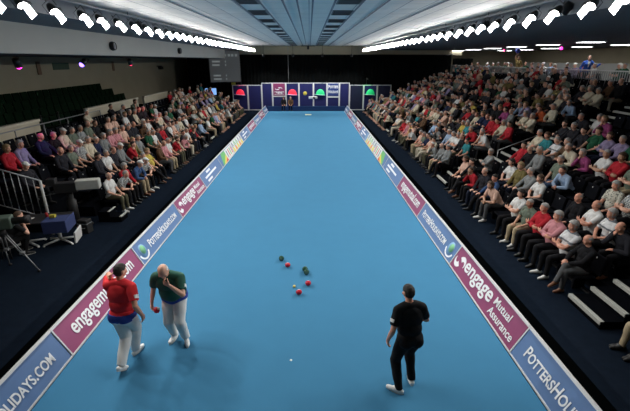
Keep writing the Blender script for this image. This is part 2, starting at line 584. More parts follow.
# small black stage lamps clamped to the rails
def par_can(loc, label, aim, colour=None):
    d = (V(aim) - V(loc)).normalized()
    M = Matrix.Translation(loc) @ V((0, 0, -1)).rotation_difference(d).to_matrix().to_4x4()
    t = thing('stage_spotlight', label, 'stage lamp', M=M)
    m = MB(); m.lathe([(0, .22), (.07, .22), (.09, .16), (.10, -.02), (.094, -.02), (.09, .0), (0, .01)], 14); m.build('can', M_blackmetal, t)
    if colour:
        m = MB(); m.lathe([(0, -.10)] + [(.088 * math.cos(R(q)), -.10 * math.sin(R(q))) for q in range(80, -1, -16)], 14)
        m.build('gel_lens', mat('gel ' + '%.1f%.1f%.1f' % colour, colour, .4, emit=colour, estr=5.0), t)
    m = MB(); m.tube([(-.11, 0, .08), (-.11, 0, .3), (.11, 0, .3), (.11, 0, .08)], .01, 6); m.build('bracket', M_blackmetal, t)
    if colour:
        l = bpy.data.lights.new('stage lamp beam', 'SPOT')
        l.color = colour; l.energy = 110; l.spot_size = R(26); l.spot_blend = .5; l.shadow_soft_size = .08
        lo = bpy.data.objects.new('stage_lamp_beam', l); COL.objects.link(lo); lo.parent = t; lo.location = (0, 0, -.12)
    return t
par_can((-8.3, 12.2, 4.55), 'magenta stage lamp under the left beam, nearest of three', (-8.9, 14.2, 1.6), (1.0, .03, .5))
par_can((-8.3, 15.6, 4.55), 'violet-blue stage lamp under the left beam', (-9.4, 12.6, 1.9), (.22, .12, 1.0))
par_can((-8.3, 19.8, 4.55), 'small red stage lamp under the left beam, furthest away', (-8.7, 22.5, 1.5), (1.0, .03, .12))
par_can((14.2, 31, 5.38), 'red stage lamp below the ceiling luminaires over the right stand', (8.5, 33, 2.6), (1.0, .05, .2))
par_can((15.6, 26.4, 5.38), 'magenta stage lamp below the ceiling over the upper right terrace', (11.6, 13.5, 3.0), (1.0, .04, .45))
for (x, y, z, lab) in [(-5.45, 8.6, 5.78, 'small black unlit lamp behind the left floodlights, first'), (-5.45, 14.2, 5.78, 'small black unlit lamp behind the left floodlights, further along'),
                       (5.45, 9.4, 5.78, 'small black unlit lamp behind the right floodlights, first'), (5.45, 13.6, 5.78, 'small black unlit lamp behind the right floodlights, further along')]:
    par_can((x, y, z - .12), lab, (x * .6, y + 3, 0))
for x in (-4.2, -1.5, 1.2, 3.9):
    t = par_can((x, 39.2, 5.0), 'white stage lamp hung above the booth wall, ' + {-4.2: 'leftmost', -1.5: 'second from left', 1.2: 'third from left', 3.9: 'rightmost'}[x], (x, 40.6, 1.5))
    l = bpy.data.lights.new('booth beam', 'SPOT'); l.energy = 330; l.spot_size = R(95); l.spot_blend = .6; l.shadow_soft_size = .08
    lo = bpy.data.objects.new('stage_lamp_beam', l); COL.objects.link(lo); lo.parent = t; lo.location = (0, 0, -.05)
    m = MB(); m.tube([(0, 0, 0), (0, 0, .78)], .018, 6)
    pole = m.build('drop_rod', M_blackmetal, t); pole.matrix_world = Matrix.Translation((x, 39.2, 5.22))
# round speakers on the left beam
for i, (y, lab) in enumerate([(8.55, 'dark round speaker on the pale left beam, largest and nearest'), (16.6, 'small dark speaker on the pale left beam, middle one'), (25.0, 'small dark speaker on the pale left beam, furthest one')]):
    t = thing('mounted_speaker', lab, 'loudspeaker', (-7.60, y, 5.2), 0, 'speakers on the left beam')
    Mx = Matrix.Rotation(R(90), 4, 'Y')
    m = MB(); m.lathe([(0, 0), (.15, 0), (.17, .05), (.15, .16), (.13, .17), (.12, .14), (0, .12)], 18, Mx); m.build('case', M_blackmetal, t)
    m = MB(); m.lathe([(.12, .145), (.06, .155), (0, .17)], 18, Mx); m.build('cone', M_louvre, t)

# recessed louvre panels (unlit) and dark grid channels of the ceiling
for j, (x0, x1, nm) in enumerate([(-1.70, -1.20, 'left'), (.66, 1.24, 'right')]):
    for k in range(13):
        y = 9.75 + 2.55 * k
        t = thing('ceiling_louvre', f'dark unlit louvre panel, {ordinal(k + 1)} from near end of the {nm} ceiling strip', 'ceiling light', (0, y, 6.0), 0, f'louvres of the {nm} ceiling strip')
        m = MB(); m.box((x0, 0, -.02), (x1, 1.15, .0), bevel=.004); m.build('frame', M_louvre, t)
        m = MB()
        for q in range(9):
            m.box((x0 + .03, .06 + .12 * q, -.028), (x1 - .03, .075 + .12 * q, -.019))
        m.build('blades', mat('louvre blade', (.045, .047, .055), .5), t)
m = MB()
for x in (-3.3, -1.74, -1.17, -.62, -.28, .09, .62, 1.28, 1.85, 3.2):
    m.box((x - .022, 5, 5.985), (x + .022, Y1, 6.002))
struct(m.build('ceiling_grid_trim', mat('grid channel', (.12, .13, .16), .6)))

# luminaires over the right hand terrace
n = 0
for x, nm in ((14.8, 'inner'), (19.5, 'outer')):
    for k, y in enumerate((18.5, 22.5, 26.5, 30.5, 34.5, 38.5, 42.5)):
        t = thing('ceiling_luminaire', f'flat white ceiling light, {ordinal(k + 1)} from near end of {nm} row over right terrace', 'ceiling light', (x, y, 5.62), 0, 'ceiling lights over the right terrace')
        m = MB(); m.box((-.65, -.32, -.05), (.65, .32, 0), bevel=.01); m.build('tray', M_white, t)
        m = MB(); m.box((-.6, -.27, -.056), (.6, .27, -.049)); m.build('diffuser', M_tube, t)

# T shaped bracket under the ceiling and a thin drop cable
t = thing('ceiling_bracket', 'black T-shaped lamp bar hanging from the ceiling over the far end', 'lamp bar', (-.1, 38, 6.0))
m = MB(); m.box((-.62, -.03, -.16), (.62, .03, -.1), bevel=.01); m.build('bar', M_black, t)
m = MB(); m.tube([(0, 0, 0), (0, 0, -.13)], .03); m.build('stem', M_black, t)
m = MB(); m.box((-.09, -.1, -.42), (.09, .1, -.16), bevel=.03); m.build('camera_head', M_black, t)
m = MB(); m.tube([(-2.05, 41.2, 2.2), (-2.05, 41.2, 6.0)], .022, 8)
o = m.build('hanging_pole', M_steel); tag(o, 'thin grey pole hanging before the black end curtain', 'pole')

# ------------------------------------------------------------------ end curtains
def curtain(name, x0, x1, y0, y1, z0, z1, label, amp=.05, pitch=.35):
    m = MB()
    L = math.hypot(x1 - x0, y1 - y0); n = int(L / .06)
    ux, uy = (x1 - x0) / L, (y1 - y0) / L
    ring = []
    for i in range(n + 1):
        s = L * i / n
        w = amp * math.sin(s * 2 * math.pi / pitch) + amp * .4 * math.sin(s * 5.1)
        px, py = x0 + ux * s - uy * w, y0 + uy * s + ux * w
        ring.append((m.bm.verts.new((px, py, z0)), m.bm.verts.new((px, py, z1)), m.bm.verts.new((px - uy * .02, py + ux * .02, z1)), m.bm.verts.new((px - uy * .02, py + ux * .02, z0))))
    for a, b in zip(ring, ring[1:]):
        for q in range(4):
            m.bm.faces.new((a[q], b[q], b[(q + 1) % 4], a[(q + 1) % 4]))
    for f in m.bm.faces: f.smooth = True
    return tag(m.build(name, M_drape), label, 'curtain')
curtain('stage_curtain', -12.1, 14.2, 42.25, 42.25, .01, 5.16, 'wide black drape hanging across the far end of the hall')
curtain('stage_curtain', 14.3, 15.6, 42.2, 40.4, 3.2, 4.85, 'short black drape turned inward at the corner behind the right stand')
m = MB(); m.tube([(-12.3, 42.25, 5.18), (14.3, 42.25, 5.18)], .035)
o = m.build('curtain_rail', M_blackmetal); tag(o, 'dark rail that carries the black end drape', 'curtain rail')

# ------------------------------------------------------------------ booth wall behind the rink
YB = 40.6
def bx(px, d=YB, zc=None):
    zc = d * math.cos(R(PITCH)) + 3.3 * math.sin(R(PITCH))
    return (px - 315) / FPX * zc + d * math.sin(R(YAW))
def booth(pxl, pxr, top, kind, label, y=YB, lowbar=None):
    x0, x1 = bx(pxl, y), bx(pxr, y)
    w = x1 - x0
    t = thing('booth_panel', label, 'booth panel', (x0, y, 0), 0, 'panels of the booth wall')
    dark = kind in ('dark',)
    m = MB(); m.box((.03, 0, .06), (w - .03, .05, top - .03)); m.build('board', M_boothdark if dark else M_boothblue, t)
    m = MB()
    f = .075
    m.box((0, -.03, 0), (f, .07, top), bevel=.006); m.box((w - f, -.03, 0), (w, .07, top), bevel=.006)
    m.box((f, -.025, top - .06), (w - f, .065, top)); m.box((f, -.025, 0.02), (w - f, .065, .09))
    m.build('frame', M_white, t)
    if kind in ('red', 'green'):
        c = mat('red dome', (.85, .03, .05), .45, emit=(1, .02, .07), estr=.42) if kind == 'red' else mat('green dome', (.03, .6, .22), .45, emit=(0, .8, .25), estr=.2)
        zc = 1.50
        m = MB()
        for (rx, off) in ((.40, 0),):
            prof = [(.42 * math.cos(R(a)), .42 * math.sin(R(a))) for a in range(0, 91, 9)]
            prof[-1] = (0, .42)
            m.lathe(prof, 24, Matrix.Translation((w / 2, -.02, zc)) @ Matrix.Diagonal((1, .35, 1.25, 1)), 0)
        m.build('illuminated_dome', c, t)
        m = MB(); m.lathe([(0, -.05), (.62, -.03), (.66, .0), (.60, .03), (0, .03)], 24, Matrix.Translation((w / 2 - .06, -.02, zc)) @ Matrix.Rotation(R(4), 4, 'Y') @ Matrix.Diagonal((.85, .3, 1, 1)))
        m.build('brim', mat('pale brim ' + kind, (.6, .45, .7) if kind == 'red' else (.4, .7, .6), .5), t)
    if kind == 'engage':
        m = MB(); m.box((.08, -.035, 1.42), (w - .08, -.0, top - .06)); m.build('sign_board', M_mag_panel, t)
        s = MB(); Mq = Matrix.Translation((w * .28, -.036, 1.95)) @ Matrix.Rotation(R(90), 4, 'X')
        swoosh(s, Mq @ Matrix.Diagonal((1.4, .8, 1, 1)), .5); s.build('curl_logo', M_letter, t)
        me, ww = text_mesh('engage', .22, None, .035, 'CENTER', width=w * .72); me.materials.append(M_letter)
        link('lettering', me, t, M=Matrix.Translation((w / 2, -.036, 1.66)) @ Matrix.Rotation(R(90), 4, 'X'))
        me, ww = text_mesh('Mutual Assurance', .09, None, .01, 'CENTER', width=w * .7); me.materials.append(M_letter)
        link('small_lettering', me, t, M=Matrix.Translation((w / 2, -.036, 1.50)) @ Matrix.Rotation(R(90), 4, 'X'))
        m = MB(); m.box((.03, -.03, 1.30), (w - .03, .06, 1.40)); m.build('cross_rail', M_white, t)
    if kind == 'potters':
        m = MB(); m.box((.08, -.035, 1.42), (w - .08, -.0, top - .06)); m.build('sign_board', mat('sign blue', (.03, .06, .24), .5), t)
        for s_, z, h in (('Potters', 2.12, .30), ('Holidays', 1.66, .28)):
            me, ww = text_mesh(s_, h, {0}, .045, 'CENTER', width=w * .80); me.materials.append(M_letter)
            link('lettering', me, t, M=Matrix.Translation((w / 2, -.040, z)) @ Matrix.Rotation(R(90), 4, 'X'))
        m = MB(); m.box((.03, -.03, 1.22), (w - .03, .06, 1.36)); m.build('cross_rail', M_white, t)
    if kind == 'disc':
        m = MB(); m.lathe([(0, .03), (.16, .02), (.19, 0)], 20, Matrix.Translation((w * .42, 0, 1.62)) @ Matrix.Rotation(R(90), 4, 'X'))
        m.build('yellow_disc', M_yel, t)
    return t
TW, TC = 2.42, 2.62
booth(233, 248.2, TW, 'red', 'blue booth panel with red dome at the left end of the wall')
booth(248.2, 262, TW, 'plain', 'plain blue booth panel between the leftmost red dome and the centre section')
booth(262, 272.7, TC, 'plain', 'narrow plain blue booth panel left of the magenta sign')
booth(272.7, 286, TC, 'engage', 'booth panel with magenta sign of white curl mark and lettering')
booth(286, 299, TC, 'red', 'blue booth panel with red dome beside the magenta sign')
booth(299, 313.5, TC, 'disc', 'centre blue booth panel with small yellow disc')
booth(313.5, 327, TC, 'green', 'blue booth panel with green dome beside the blue sign')
booth(327, 339.3, TC, 'potters', 'booth panel with blue sign of two lines of bold white lettering')
booth(339.3, 349.5, TC, 'plain', 'narrow plain blue booth panel right of the blue lettered sign')
booth(349.5, 363.5, TW, 'dark', 'plain dark booth panel just beyond the right barrier end')
booth(363.5, 377, TW, 'green', 'dark booth panel with green dome behind the right front row')
booth(377, 391, TW, 'dark', 'plain dark booth panel at the right end of the wall')
# green and red light falling on the wing panels, from small lamps at their feet
for (x, z, c, e, lab) in [(bx(366), 2.9, (.1, 1, .3), 25, 'green spot above the booth panel behind the right front row'), (bx(242), 2.9, (1, .1, .3), 12, 'red spot above the leftmost booth panel')]:
    t = thing('spot_lamp', lab, 'stage lamp', (x, YB - .5, z))
    m = MB(); m.lathe([(0, .16), (.06, .15), (.08, 0), (.07, 0), (0, .03)], 12); m.build('can', M_blackmetal, t)
    m = MB(); m.tube([(0, 0, .15), (0, .45, .15), (0, .55, -.5)], .02, 6); m.build('arm', M_blackmetal, t)
    l = bpy.data.lights.new('spot', 'SPOT'); l.color = c; l.energy = e; l.spot_size = R(95); l.spot_blend = .4; l.shadow_soft_size = .05
    lo = bpy.data.objects.new('spot_beam', l); COL.objects.link(lo); lo.parent = t; lo.rotation_euler = (R(14), 0, 0)
# yellow label, white sign and white camera by the booth
m = MB(); m.box((bx(232.5), YB - .05, 2.44), (bx(236.5), YB, 2.75), bevel=.01)
o = m.build('exit_sign', mat('yellow sign', (.45, .42, .05), .6)); tag(o, 'small yellow sign on top of the leftmost booth panel', 'sign')
m = MB(); m.box((bx(233.6), YB - .06, .88), (bx(238), YB - .032, 1.06), bevel=.01)
o = m.build('notice', M_white); tag(o, 'small white notice on the leftmost booth panel under its red dome', 'notice')
t = thing('television_camera', 'small white remote camera on a pole before the green dome panel', 'camera', (bx(313, 40.1), 40.1, 0))
m = MB(); m.box((-.42, -.16, 1.16), (.42, .16, 1.38), bevel=.03); m.build('body', M_white, t)
m = MB(); m.lathe([(.0, 0), (.09, 0), (.11, .16), (0, .12)], 14, Matrix.Translation((.1, -.16, 1.27)) @ Matrix.Rotation(R(90), 4, 'X')); m.build('lens', M_black, t)
m = MB(); m.tube([(0, 0, 0), (0, 0, 1.18)], .03); m.lathe([(0, .0), (.2, .0), (.2, .03), (0, .05)], 14); m.build('pole', M_white, t)

# hanging scoreboard screen
Ms = Matrix.Translation((-8.98, 38.0, 0)) @ Matrix.Rotation(R(22), 4, 'Z')
t = thing('scoreboard', 'large grey hanging score screen above the far left crowd', 'scoreboard', M=Ms)
SW = 2.85
m = MB(); m.box((0, 0, 2.75), (SW, .12, 5.55), bevel=.03); m.build('casing', M_blackmetal, t)
m = MB(); m.box((.06, -.012, 2.82), (SW - .06, .01, 5.48)); m.build('screen', mat('grey screen', (.05, .05, .055), .5, emit=(.75, .8, .8), estr=.03), t)
m = MB(); m.box((.30, -.018, 4.92), (1.20, -.010, 5.42)); m.build('teal_patch', mat('teal patch', (.04, .16, .16), .5, emit=(.3, .75, .75), estr=.14), t)
m = MB()
for (x0, x1, z) in [(.3, 1.0, 4.5), (.3, .95, 4.2), (.35, 1.0, 3.3), (.35, 1.05, 3.0), (1.45, 1.55, 4.5), (1.45, 1.55, 4.2), (1.45, 1.55, 3.3), (1.45, 1.55, 3.0)]:
    m.box((x0, -.018, z), (x1, -.010, z + .14))
for x in (1.4, 1.75, 2.05, 2.4):
    m.box((x, -.018, 5.0), (x + .2, -.010, 5.2))
m.build('score_lines', mat('score text', (.1, .1, .1), .5, emit=(.8, .9, .9), estr=.12), t)
m = MB()
for x in (.4, SW - .4):
    m.tube([(x, .06, 5.5), (x, .06, 6.0 if x > 1 else 5.62)], .012, 6)
m.build('hanging_wires', M_steel, t)

# little sign and a wall bracket on the left wall
m = MB(); m.box((XL, 22.6, 4.2), (XL + .04, 24.1, 4.55), bevel=.01)
o = m.build('exit_sign', mat('dark green sign', (.015, .05, .025), .6)); tag(o, 'small dark green sign on the left wall', 'sign')
t = thing('wall_lamp', 'small dark lamp with arms on the far part of the left wall', 'lamp', (XL, 38.5, 4.05))
m = MB(); m.box((0, -.6, .1), (.08, .6, .16), bevel=.01); m.build('bar', M_black, t)
m = MB(); m.box((.0, -.3, -.15), (.3, .3, .1), bevel=.05); m.build('case', M_black, t)
# ------------------------------------------------------------------ stands
PITCHR, RISE = .85, .33
XR0, XL0 = 5.8, -6.5          # where the front row sits
NR, NL = 10, 5
BLOCKS_R = [(2.0, 6.05), (7.12, 14.9), (16.3, 27.0), (28.2, 39.0)]
BLOCKS_L = [(12.1, 24.6), (25.6, 38.6)]
NEAR_L = 10.75        # the upper rows of the left stand start nearer
def row_x(side, k):
    return XR0 + PITCHR * k if side > 0 else XL0 - PITCHR * k
def tier(side, n, y0, y1, name):
    m = MB()
    for k in range(1, n):
        x = row_x(side, k)
        a = x - side * .50
        b = a + side * (PITCHR if k < n - 1 else PITCHR + .55)
        m.box((min(a, b), y0 if side > 0 or k < 2 else NEAR_L, 0), (max(a, b), y1, RISE * k))
    return struct(m.build(name, M_tier))
tier(1, NR, 1.6, 39.6, 'floor_right_tier')
tier(-1, NL, 12.0, 39.0, 'floor_left_tier')
# terrace behind the right stand
XT = row_x(1, NR - 1) + .75
m = MB(); m.box((XT, Y0, 0), (XR, Y1 - 1.4, 3.2)); struct(m.build('floor_right_terrace', mat('terrace floor', (.03, .03, .03), .9)))
t = thing('terrace_screen', 'long pale slatted screen along the edge of the upper right terrace', 'screen', (XT + .1, 0, 3.2))
m = MB(); m.box((0, 9.0, .98), (.05, 44, 1.04), bevel=.01); m.build('top_rail', M_frame, t)
m = MB()
for k in range(230):
    y = 9.1 + k * .15
    m.box((.015, y, .04), (.035, y + .055, .98))
m.build('slats', M_steel, t)
# pale partition at the back of the terrace
m = MB(); m.box((XR - 1.2, 8, 3.2), (XR - 1.0, 44.5, 4.45), bevel=.02)
struct(m.build('wall_terrace_low', mat('pale partition', (.52, .52, .48), .8)))
# aisle steps with pale nosings
def steps(side, yc0, yc1, n, label):
    t = thing('aisle_steps', label, 'steps', (row_x(side, 0), yc0, 0))
    w = yc1 - yc0
    for k in range(n):
        x = side * (PITCHR * k)
        for h in range(2):
            if k == 0 and h == 0:
                xa, z = -.10, RISE * .5
            m = MB()
            xa = x + side * (-.45 + .42 * h)
            z = RISE * k + RISE * .5 * (h + 0) + (RISE * .5 if k == 0 and h == 0 else 0)
            z = RISE * k + RISE * .5 * (h + 1)
            if h == 1:
                z = RISE * (k + 1)
            z0 = RISE * k + .002
            a, b = xa, xa + side * .42
            m.box((min(a, b), .02, z0), (max(a, b), w - .02, z - .004))
            st = m.build('step', M_tier, t)
            e = xa - side * .012
            e2 = xa + side * .07
            m = MB(); m.box((min(e, e2), .02, z - .075), (max(e, e2), w - .02, z + .004), bevel=.006)
            m.build('nosing', M_nosing, st)
    return t
steps(1, 6.1, 7.1, 9, 'steep dark aisle steps with pale nosings, nearest in the right stand')
steps(1, 15.0, 16.2, 9, 'dark aisle steps with pale nosings, second in the right stand')
steps(1, 27.1, 28.1, 9, 'dark aisle steps with pale nosings, furthest in the right stand')
steps(-1, 24.65, 25.55, 4, 'dark aisle steps in the middle of the left stand')
# handrail on the second aisle
t = thing('handrail', 'short pale handrail on the second aisle of the right stand', 'handrail', (7.2, 15.0, .66))
m = MB(); m.tube([(0, 0, 0), (0, 0, .8), (1.5, 0, 1.4), (1.5, 0, .66)], .02, 8); m.build('rail', M_steel, t)

# rows of linked seats
def seat_mesh(name, ms):
    m = MB()
    m.box((-.24, -.20, .35), (.24, .24, .42), bevel=.025)
    M = Matrix.Translation((0, -.27, .42)) @ Matrix.Rotation(R(10), 4, 'X')
    m.box((-.24, -.03, 0), (.24, .03, .42), bevel=.025, M=M)
    m.box((-.03, -.16, .02), (.03, .10, .36), bevel=.01)
    m.lathe([(0, .0), (.02, .0), (.018, .004), (0, .005)], 10, M @ Matrix.Translation((0, .031, .33)) @ Matrix.Rotation(R(-90), 4, 'X'), 1)
    bmesh.ops.recalc_face_normals(m.bm, faces=m.bm.faces)
    me = bpy.data.meshes.new(name); m.bm.to_mesh(me); m.bm.free()
    for q in ms: me.materials.append(q)
    return me
ME_SEAT = seat_mesh('seat', [M_seat, M_disc])
ME_GSEAT = seat_mesh('green seat', [M_green_seat, M_green_seat])
SP = .58
SEATS = []      # (side, row, index, Y)
def seat_row(side, k, ya, yb, me, label, group, x, z, register=True, sp=SP):
    n = int((yb - ya) / sp)
    off = (yb - ya - n * sp) / 2
    t = thing('seat_row', label, 'seating', (x, ya + off, z), R(90) if side > 0 else R(-90), group)
    for i in range(n):
        y = ya + off + sp * (i + .5)
        lx = sp * (i + .5)
        o = link('seat', me, t, loc=(lx if side > 0 else -lx, 0, 0))
        if register:
            SEATS.append((side, k, y))
    m = MB()
    L = sp * n
    s = 1 if side > 0 else -1
    m.box((min(0, s * L), -.17, .004), (max(0, s * L), -.09, .05), bevel=.01)
    m.build('floor_beam', M_blackmetal, t)
    return t
for b, (ya, yb) in enumerate(BLOCKS_R):
    for k in range(NR):
        seat_row(1, k, ya, yb, ME_SEAT, f'{ordinal(k + 1)} row of dark linked seats in {ordinal(b + 1)} block of right stand', 'dark seat rows of the right stand', row_x(1, k), RISE * k)
for b, (ya, yb) in enumerate(BLOCKS_L):
    for k in range(NL):
        seat_row(-1, k, NEAR_L + .1 if b == 0 and k >= 2 else ya, yb, ME_SEAT, f'{ordinal(k + 1)} row of dark linked seats in {ordinal(b + 1)} block of left stand', 'dark seat rows of the left stand', row_x(-1, k), RISE * k)

# upper stand on the left: parapet, green seats
XP = -10.6
for i, (ya, yb, lab) in enumerate([(9.0, 16.0, 'cream parapet wall at the near end above the left stand'), (19.6, 25.6, 'cream parapet wall behind the back row of the left stand'), (26.6, 31.0, 'short cream parapet wall at the far end of the left stand')]):
    t = thing('parapet_wall', lab, 'parapet', (XP, ya, 0))
    m = MB(); m.box((-.12, 0, 0), (0, yb - ya, 2.44)); m.build('panel', M_cream, t)
    m = MB(); m.box((-.16, -.02, 2.44), (.05, yb - ya + .02, 2.53), bevel=.012); m.build('coping', mat('cream coping', (.62, .57, .45), .7), t)
m = MB()
for k in range(4):
    xa = XP - .14 - .72 * k
    xb = xa - .72 if k < 3 else XL
    m.box((xb, 13.0 if k else 8.0, 0), (xa, 27.6, 1.55 + .30 * k))
struct(m.build('floor_green_tier', mat('dark green tier', (.012, .018, .012), .95)))
for k in range(4):
    x = XP - .14 - .72 * k - .30
    seat_row(-1, k, 20.4 - 6.6, 27.4, ME_GSEAT, f'{ordinal(k + 1)} row of empty dark green seats under the left wall', 'empty green seat rows', x, 1.55 + .30 * k, register=False, sp=.55)
# posts of the stair beside the green seats
for i, (y, x) in enumerate([(12.6, -12.3), (13.2, -11.5), (14.4, -12.8), (16.6, -10.9), (17.8, -10.9)]):
    m = MB(); m.tube([(0, 0, 0), (0, 0, 1.0)], .03, 8); m.lathe([(0, 1.0), (.045, 1.0), (.04, 1.04), (0, 1.06)], 10)
    z = 1.55 if y > 13 else 0.0
    k = max(0, int((XP - .14 - x) / .72))
    if y > 13: z = 1.55 + .30 * k
    else:
        z = 1.55
    o = m.build('stair_post', M_blackmetal, loc=(x, y, z)); tag(o, 'dark stair post beside the empty green seats, ' + ['nearest by the wall', 'nearest low one', 'highest by the wall', 'low one in the parapet gap', 'further low one in the parapet gap'][i], 'post', 'stair posts')

# tubular guard rail in front of the near parapet and gap
t = thing('guard_rail', 'tubular grey guard rail above the near part of the left stand', 'guard rail', (-10.25, 0, 0))
m = MB()
for z in (2.40, 1.95):
    m.tube([(0, 8.6, z), (0, 20.2, z)], .022, 8)
m.build('rails', M_steel, t)
m = MB(); 
for y in (8.8, 10.7, 12.4, 14.1, 15.7, 17.3, 18.8, 20.1):
    m = MB(); m.tube([(0, y, RISE * 4 + .003 if y > 12 else .01), (0, y, 2.40)], .022, 8); m.build('post', M_steel, t)
# balustrade closing the near end of the left stand
t = thing('balustrade', 'sloping grey metal balustrade with upright bars at the near end of left stand', 'balustrade', (-7.37, 10.6, 0))
m = MB(); m.tube([(0, 0, 1.6), (-2.6, 0, 2.42)], .022, 8); m.tube([(0, 0, .50), (-2.6, 0, 1.32)], .016, 8); m.build('handrail', M_steel, t)
m = MB(); m.tube([(0, 0, 0), (0, 0, 1.6)], .035, 8); m.build('end_post', mat('pale steel', (.45, .45, .43), .5), t)
for i in range(13):
    x = -.19 * (i + 1)
    m = MB(); m.tube([(x, 0, .50 - x * .315), (x, 0, 1.6 - x * .315)], .011, 6); m.build('bar', M_steel, t)
m = MB(); m.tube([(-2.6, 0, 0), (-2.6, 0, 2.42)], .03, 8); m.build('back_post', M_steel, t)
# step unit at the foot of the left stand
t = thing('step_unit', 'dark step box with pale edges beside the front row of the left stand', 'step box', (-5.8, 11.5, 0))
m = MB(); m.box((-.7, 0, 0), (0, .45, .17), bevel=.01); m.build('lower_step', M_tier, t)
m = MB(); m.box((-.7, 0, .172), (-.34, .45, .34), bevel=.01); m.build('upper_step', M_tier, t)
m = MB(); m.box((-.06, 0, .165), (.012, .45, .185), bevel=.004); m.build('nosing', M_nosing, t)
m = MB(); m.box((-.39, 0, .335), (-.33, .45, .355), bevel=.004); m.build('nosing', M_nosing, t)

# ------------------------------------------------------------------ media corner
def pedestal_camera(x, y, rz, label, top, cream):
    t = thing('television_camera', label, 'television camera', (x, y, 0), rz)
    m = MB()
    for a in (90, 210, 330):
        m.tube([(0, 0, .12), (.42 * math.cos(R(a)), .42 * math.sin(R(a)), .07)], .035, 8)
        m.lathe([(0, 0), (.05, 0), (.05, .05), (0, .06)], 10, Matrix.Translation((.42 * math.cos(R(a)), .42 * math.sin(R(a)), 0)))
    m.build('wheeled_base', M_black, t)
    m = MB(); m.lathe([(0, .1), (.14, .1), (.13, top - .45), (.08, top - .4), (.08, top - .18), (0, top - .18)], 18); m.build('column', M_black, t)
    m = MB(); m.box((-.14, -.35, top - .18), (.14, .25, top + .12), bevel=.02); m.build('body', M_black if cream else M_blackmetal, t)
    m = MB(); m.box((-.15, .22, top - .12), (.15, .85, top + .16), bevel=.025); m.build('lens_housing', M_nosing if cream else M_blackmetal, t)
    m = MB(); m.box((-.13, -.52, top + .05), (.13, -.28, top + .25), bevel=.02); m.build('viewfinder', M_blackmetal, t)
    for s in (-1, 1):
        m = MB(); m.tube([(.1 * s, -.2, top - .15), (.2 * s, -.62, top - .2), (.2 * s, -.75, top - .2)], .014, 6); m.build('pan_handle', M_blackmetal, t)
    return t
pedestal_camera(-7.05, 11.25, R(-75), 'television camera with pale lens housing on black pedestal beside left stand', 1.25, True)
# tripod camera at the left edge
t = thing('tripod_camera', 'green-grey television camera on a tall tripod at the left edge', 'television camera', (-6.95, 8.35, 0), R(-70))
TP = 1.15
for i, a in enumerate((80, 200, 320)):
    m = MB()
    p = V((.55 * math.cos(R(a)), .55 * math.sin(R(a)), .02)); q = V((.06 * math.cos(R(a)), .06 * math.sin(R(a)), TP - .15))
    mid = p.lerp(q, .5); side = V((-math.sin(R(a)), math.cos(R(a)), 0)) * .035
    m.tube([p + side * .4, mid + side * .6], .016, 8); m.tube([mid + side, q + side], .014, 8); m.tube([mid - side, q - side], .014, 8)
    m.box(tuple(mid - V((.05, .05, .03))), tuple(mid + V((.05, .05, .03))), bevel=.01)
    leg = m.build('leg', M_steel, t)
    m = MB(); m.lathe([(0, 0), (.035, 0), (.03, .04), (0, .05)], 10, Matrix.Translation((p.x, p.y, 0))); m.build('rubber_foot', M_black, leg)
m = MB(); m.lathe([(0, TP - .2), (.09, TP - .2), (.09, TP - .06), (.06, TP), (0, TP)], 16); m.build('pan_head', M_blackmetal, t)
m = MB(); m.box((-.15, -.30, TP), (.15, .26, TP + .27), bevel=.025); m.build('body', mat('green grey case', (.06, .085, .065), .55), t)
m = MB(); m.lathe([(.0, .0), (.08, .0), (.075, .2), (.095, .24), (.095, .34), (0, .32)], 16, Matrix.Translation((0, .26, TP + .14)) @ Matrix.Rotation(R(-90), 4, 'X')); m.build('lens', M_black, t)
m = MB(); m.box((-.11, -.34, TP + .02), (.11, -.30, TP + .22), bevel=.01); m.build('rear_panel', M_steel, t)
m = MB(); m.tube([(.1, -.1, TP - .1), (.22, -.5, TP - .22)], .012, 6); m.build('pan_handle', M_blackmetal, t)
# desk with white pedestal feet and blue cloth
t = thing('media_table', 'dark table with white splayed feet and a blue cloth by the balustrade', 'table', (-7.22, 10.0, 0), R(12))
m = MB(); m.box((-.72, -.38, .70), (.72, .38, .74), bevel=.012); m.build('table_top', M_black, t)
for x in (-.42, .40):
    m = MB()
    m.tube([(x, 0, .10), (x, 0, .70)], .045, 10)
    for a in (35, 145, 215, 325):
        m.tube([(x, 0, .10), (x + .42 * math.cos(R(a)), .42 * math.sin(R(a)), .04)], .034, 8, r2=.024)
        m.lathe([(0, 0), (.03, 0), (.03, .03), (0, .04)], 8, Matrix.Translation((x + .42 * math.cos(R(a)), .42 * math.sin(R(a)), 0)))
    m.build('pedestal', M_white, t)
m = MB(); m.box((.18, -.40, .42), (.74, -.385, .745), bevel=.004); m.box((.18, -.39, .738), (.74, .1, .748)); m.box((.735, -.39, .40), (.75, .3, .745), bevel=.004)
cl = m.build('table_cloth', mat('blue cloth', (.02, .035, .12), .9)); cl.matrix_world = Matrix.Translation((-7.22, 10.0, .002)) @ Matrix.Rotation(R(12), 4, 'Z')
tag(cl, 'dark blue cloth hanging over the end of the media table', 'cloth')
m = MB(); M_ = Matrix.Translation((-6.36, 10.12, .21)) @ Matrix.Rotation(R(16), 4, 'X') @ Matrix.Rotation(R(14), 4, 'Y')
m.box((-.02, -.18, -.195), (.02, .18, .20), bevel=.01, M=M_)
o = m.build('white_board', M_white); tag(o, 'white board leaning against the end of the media table', 'board')
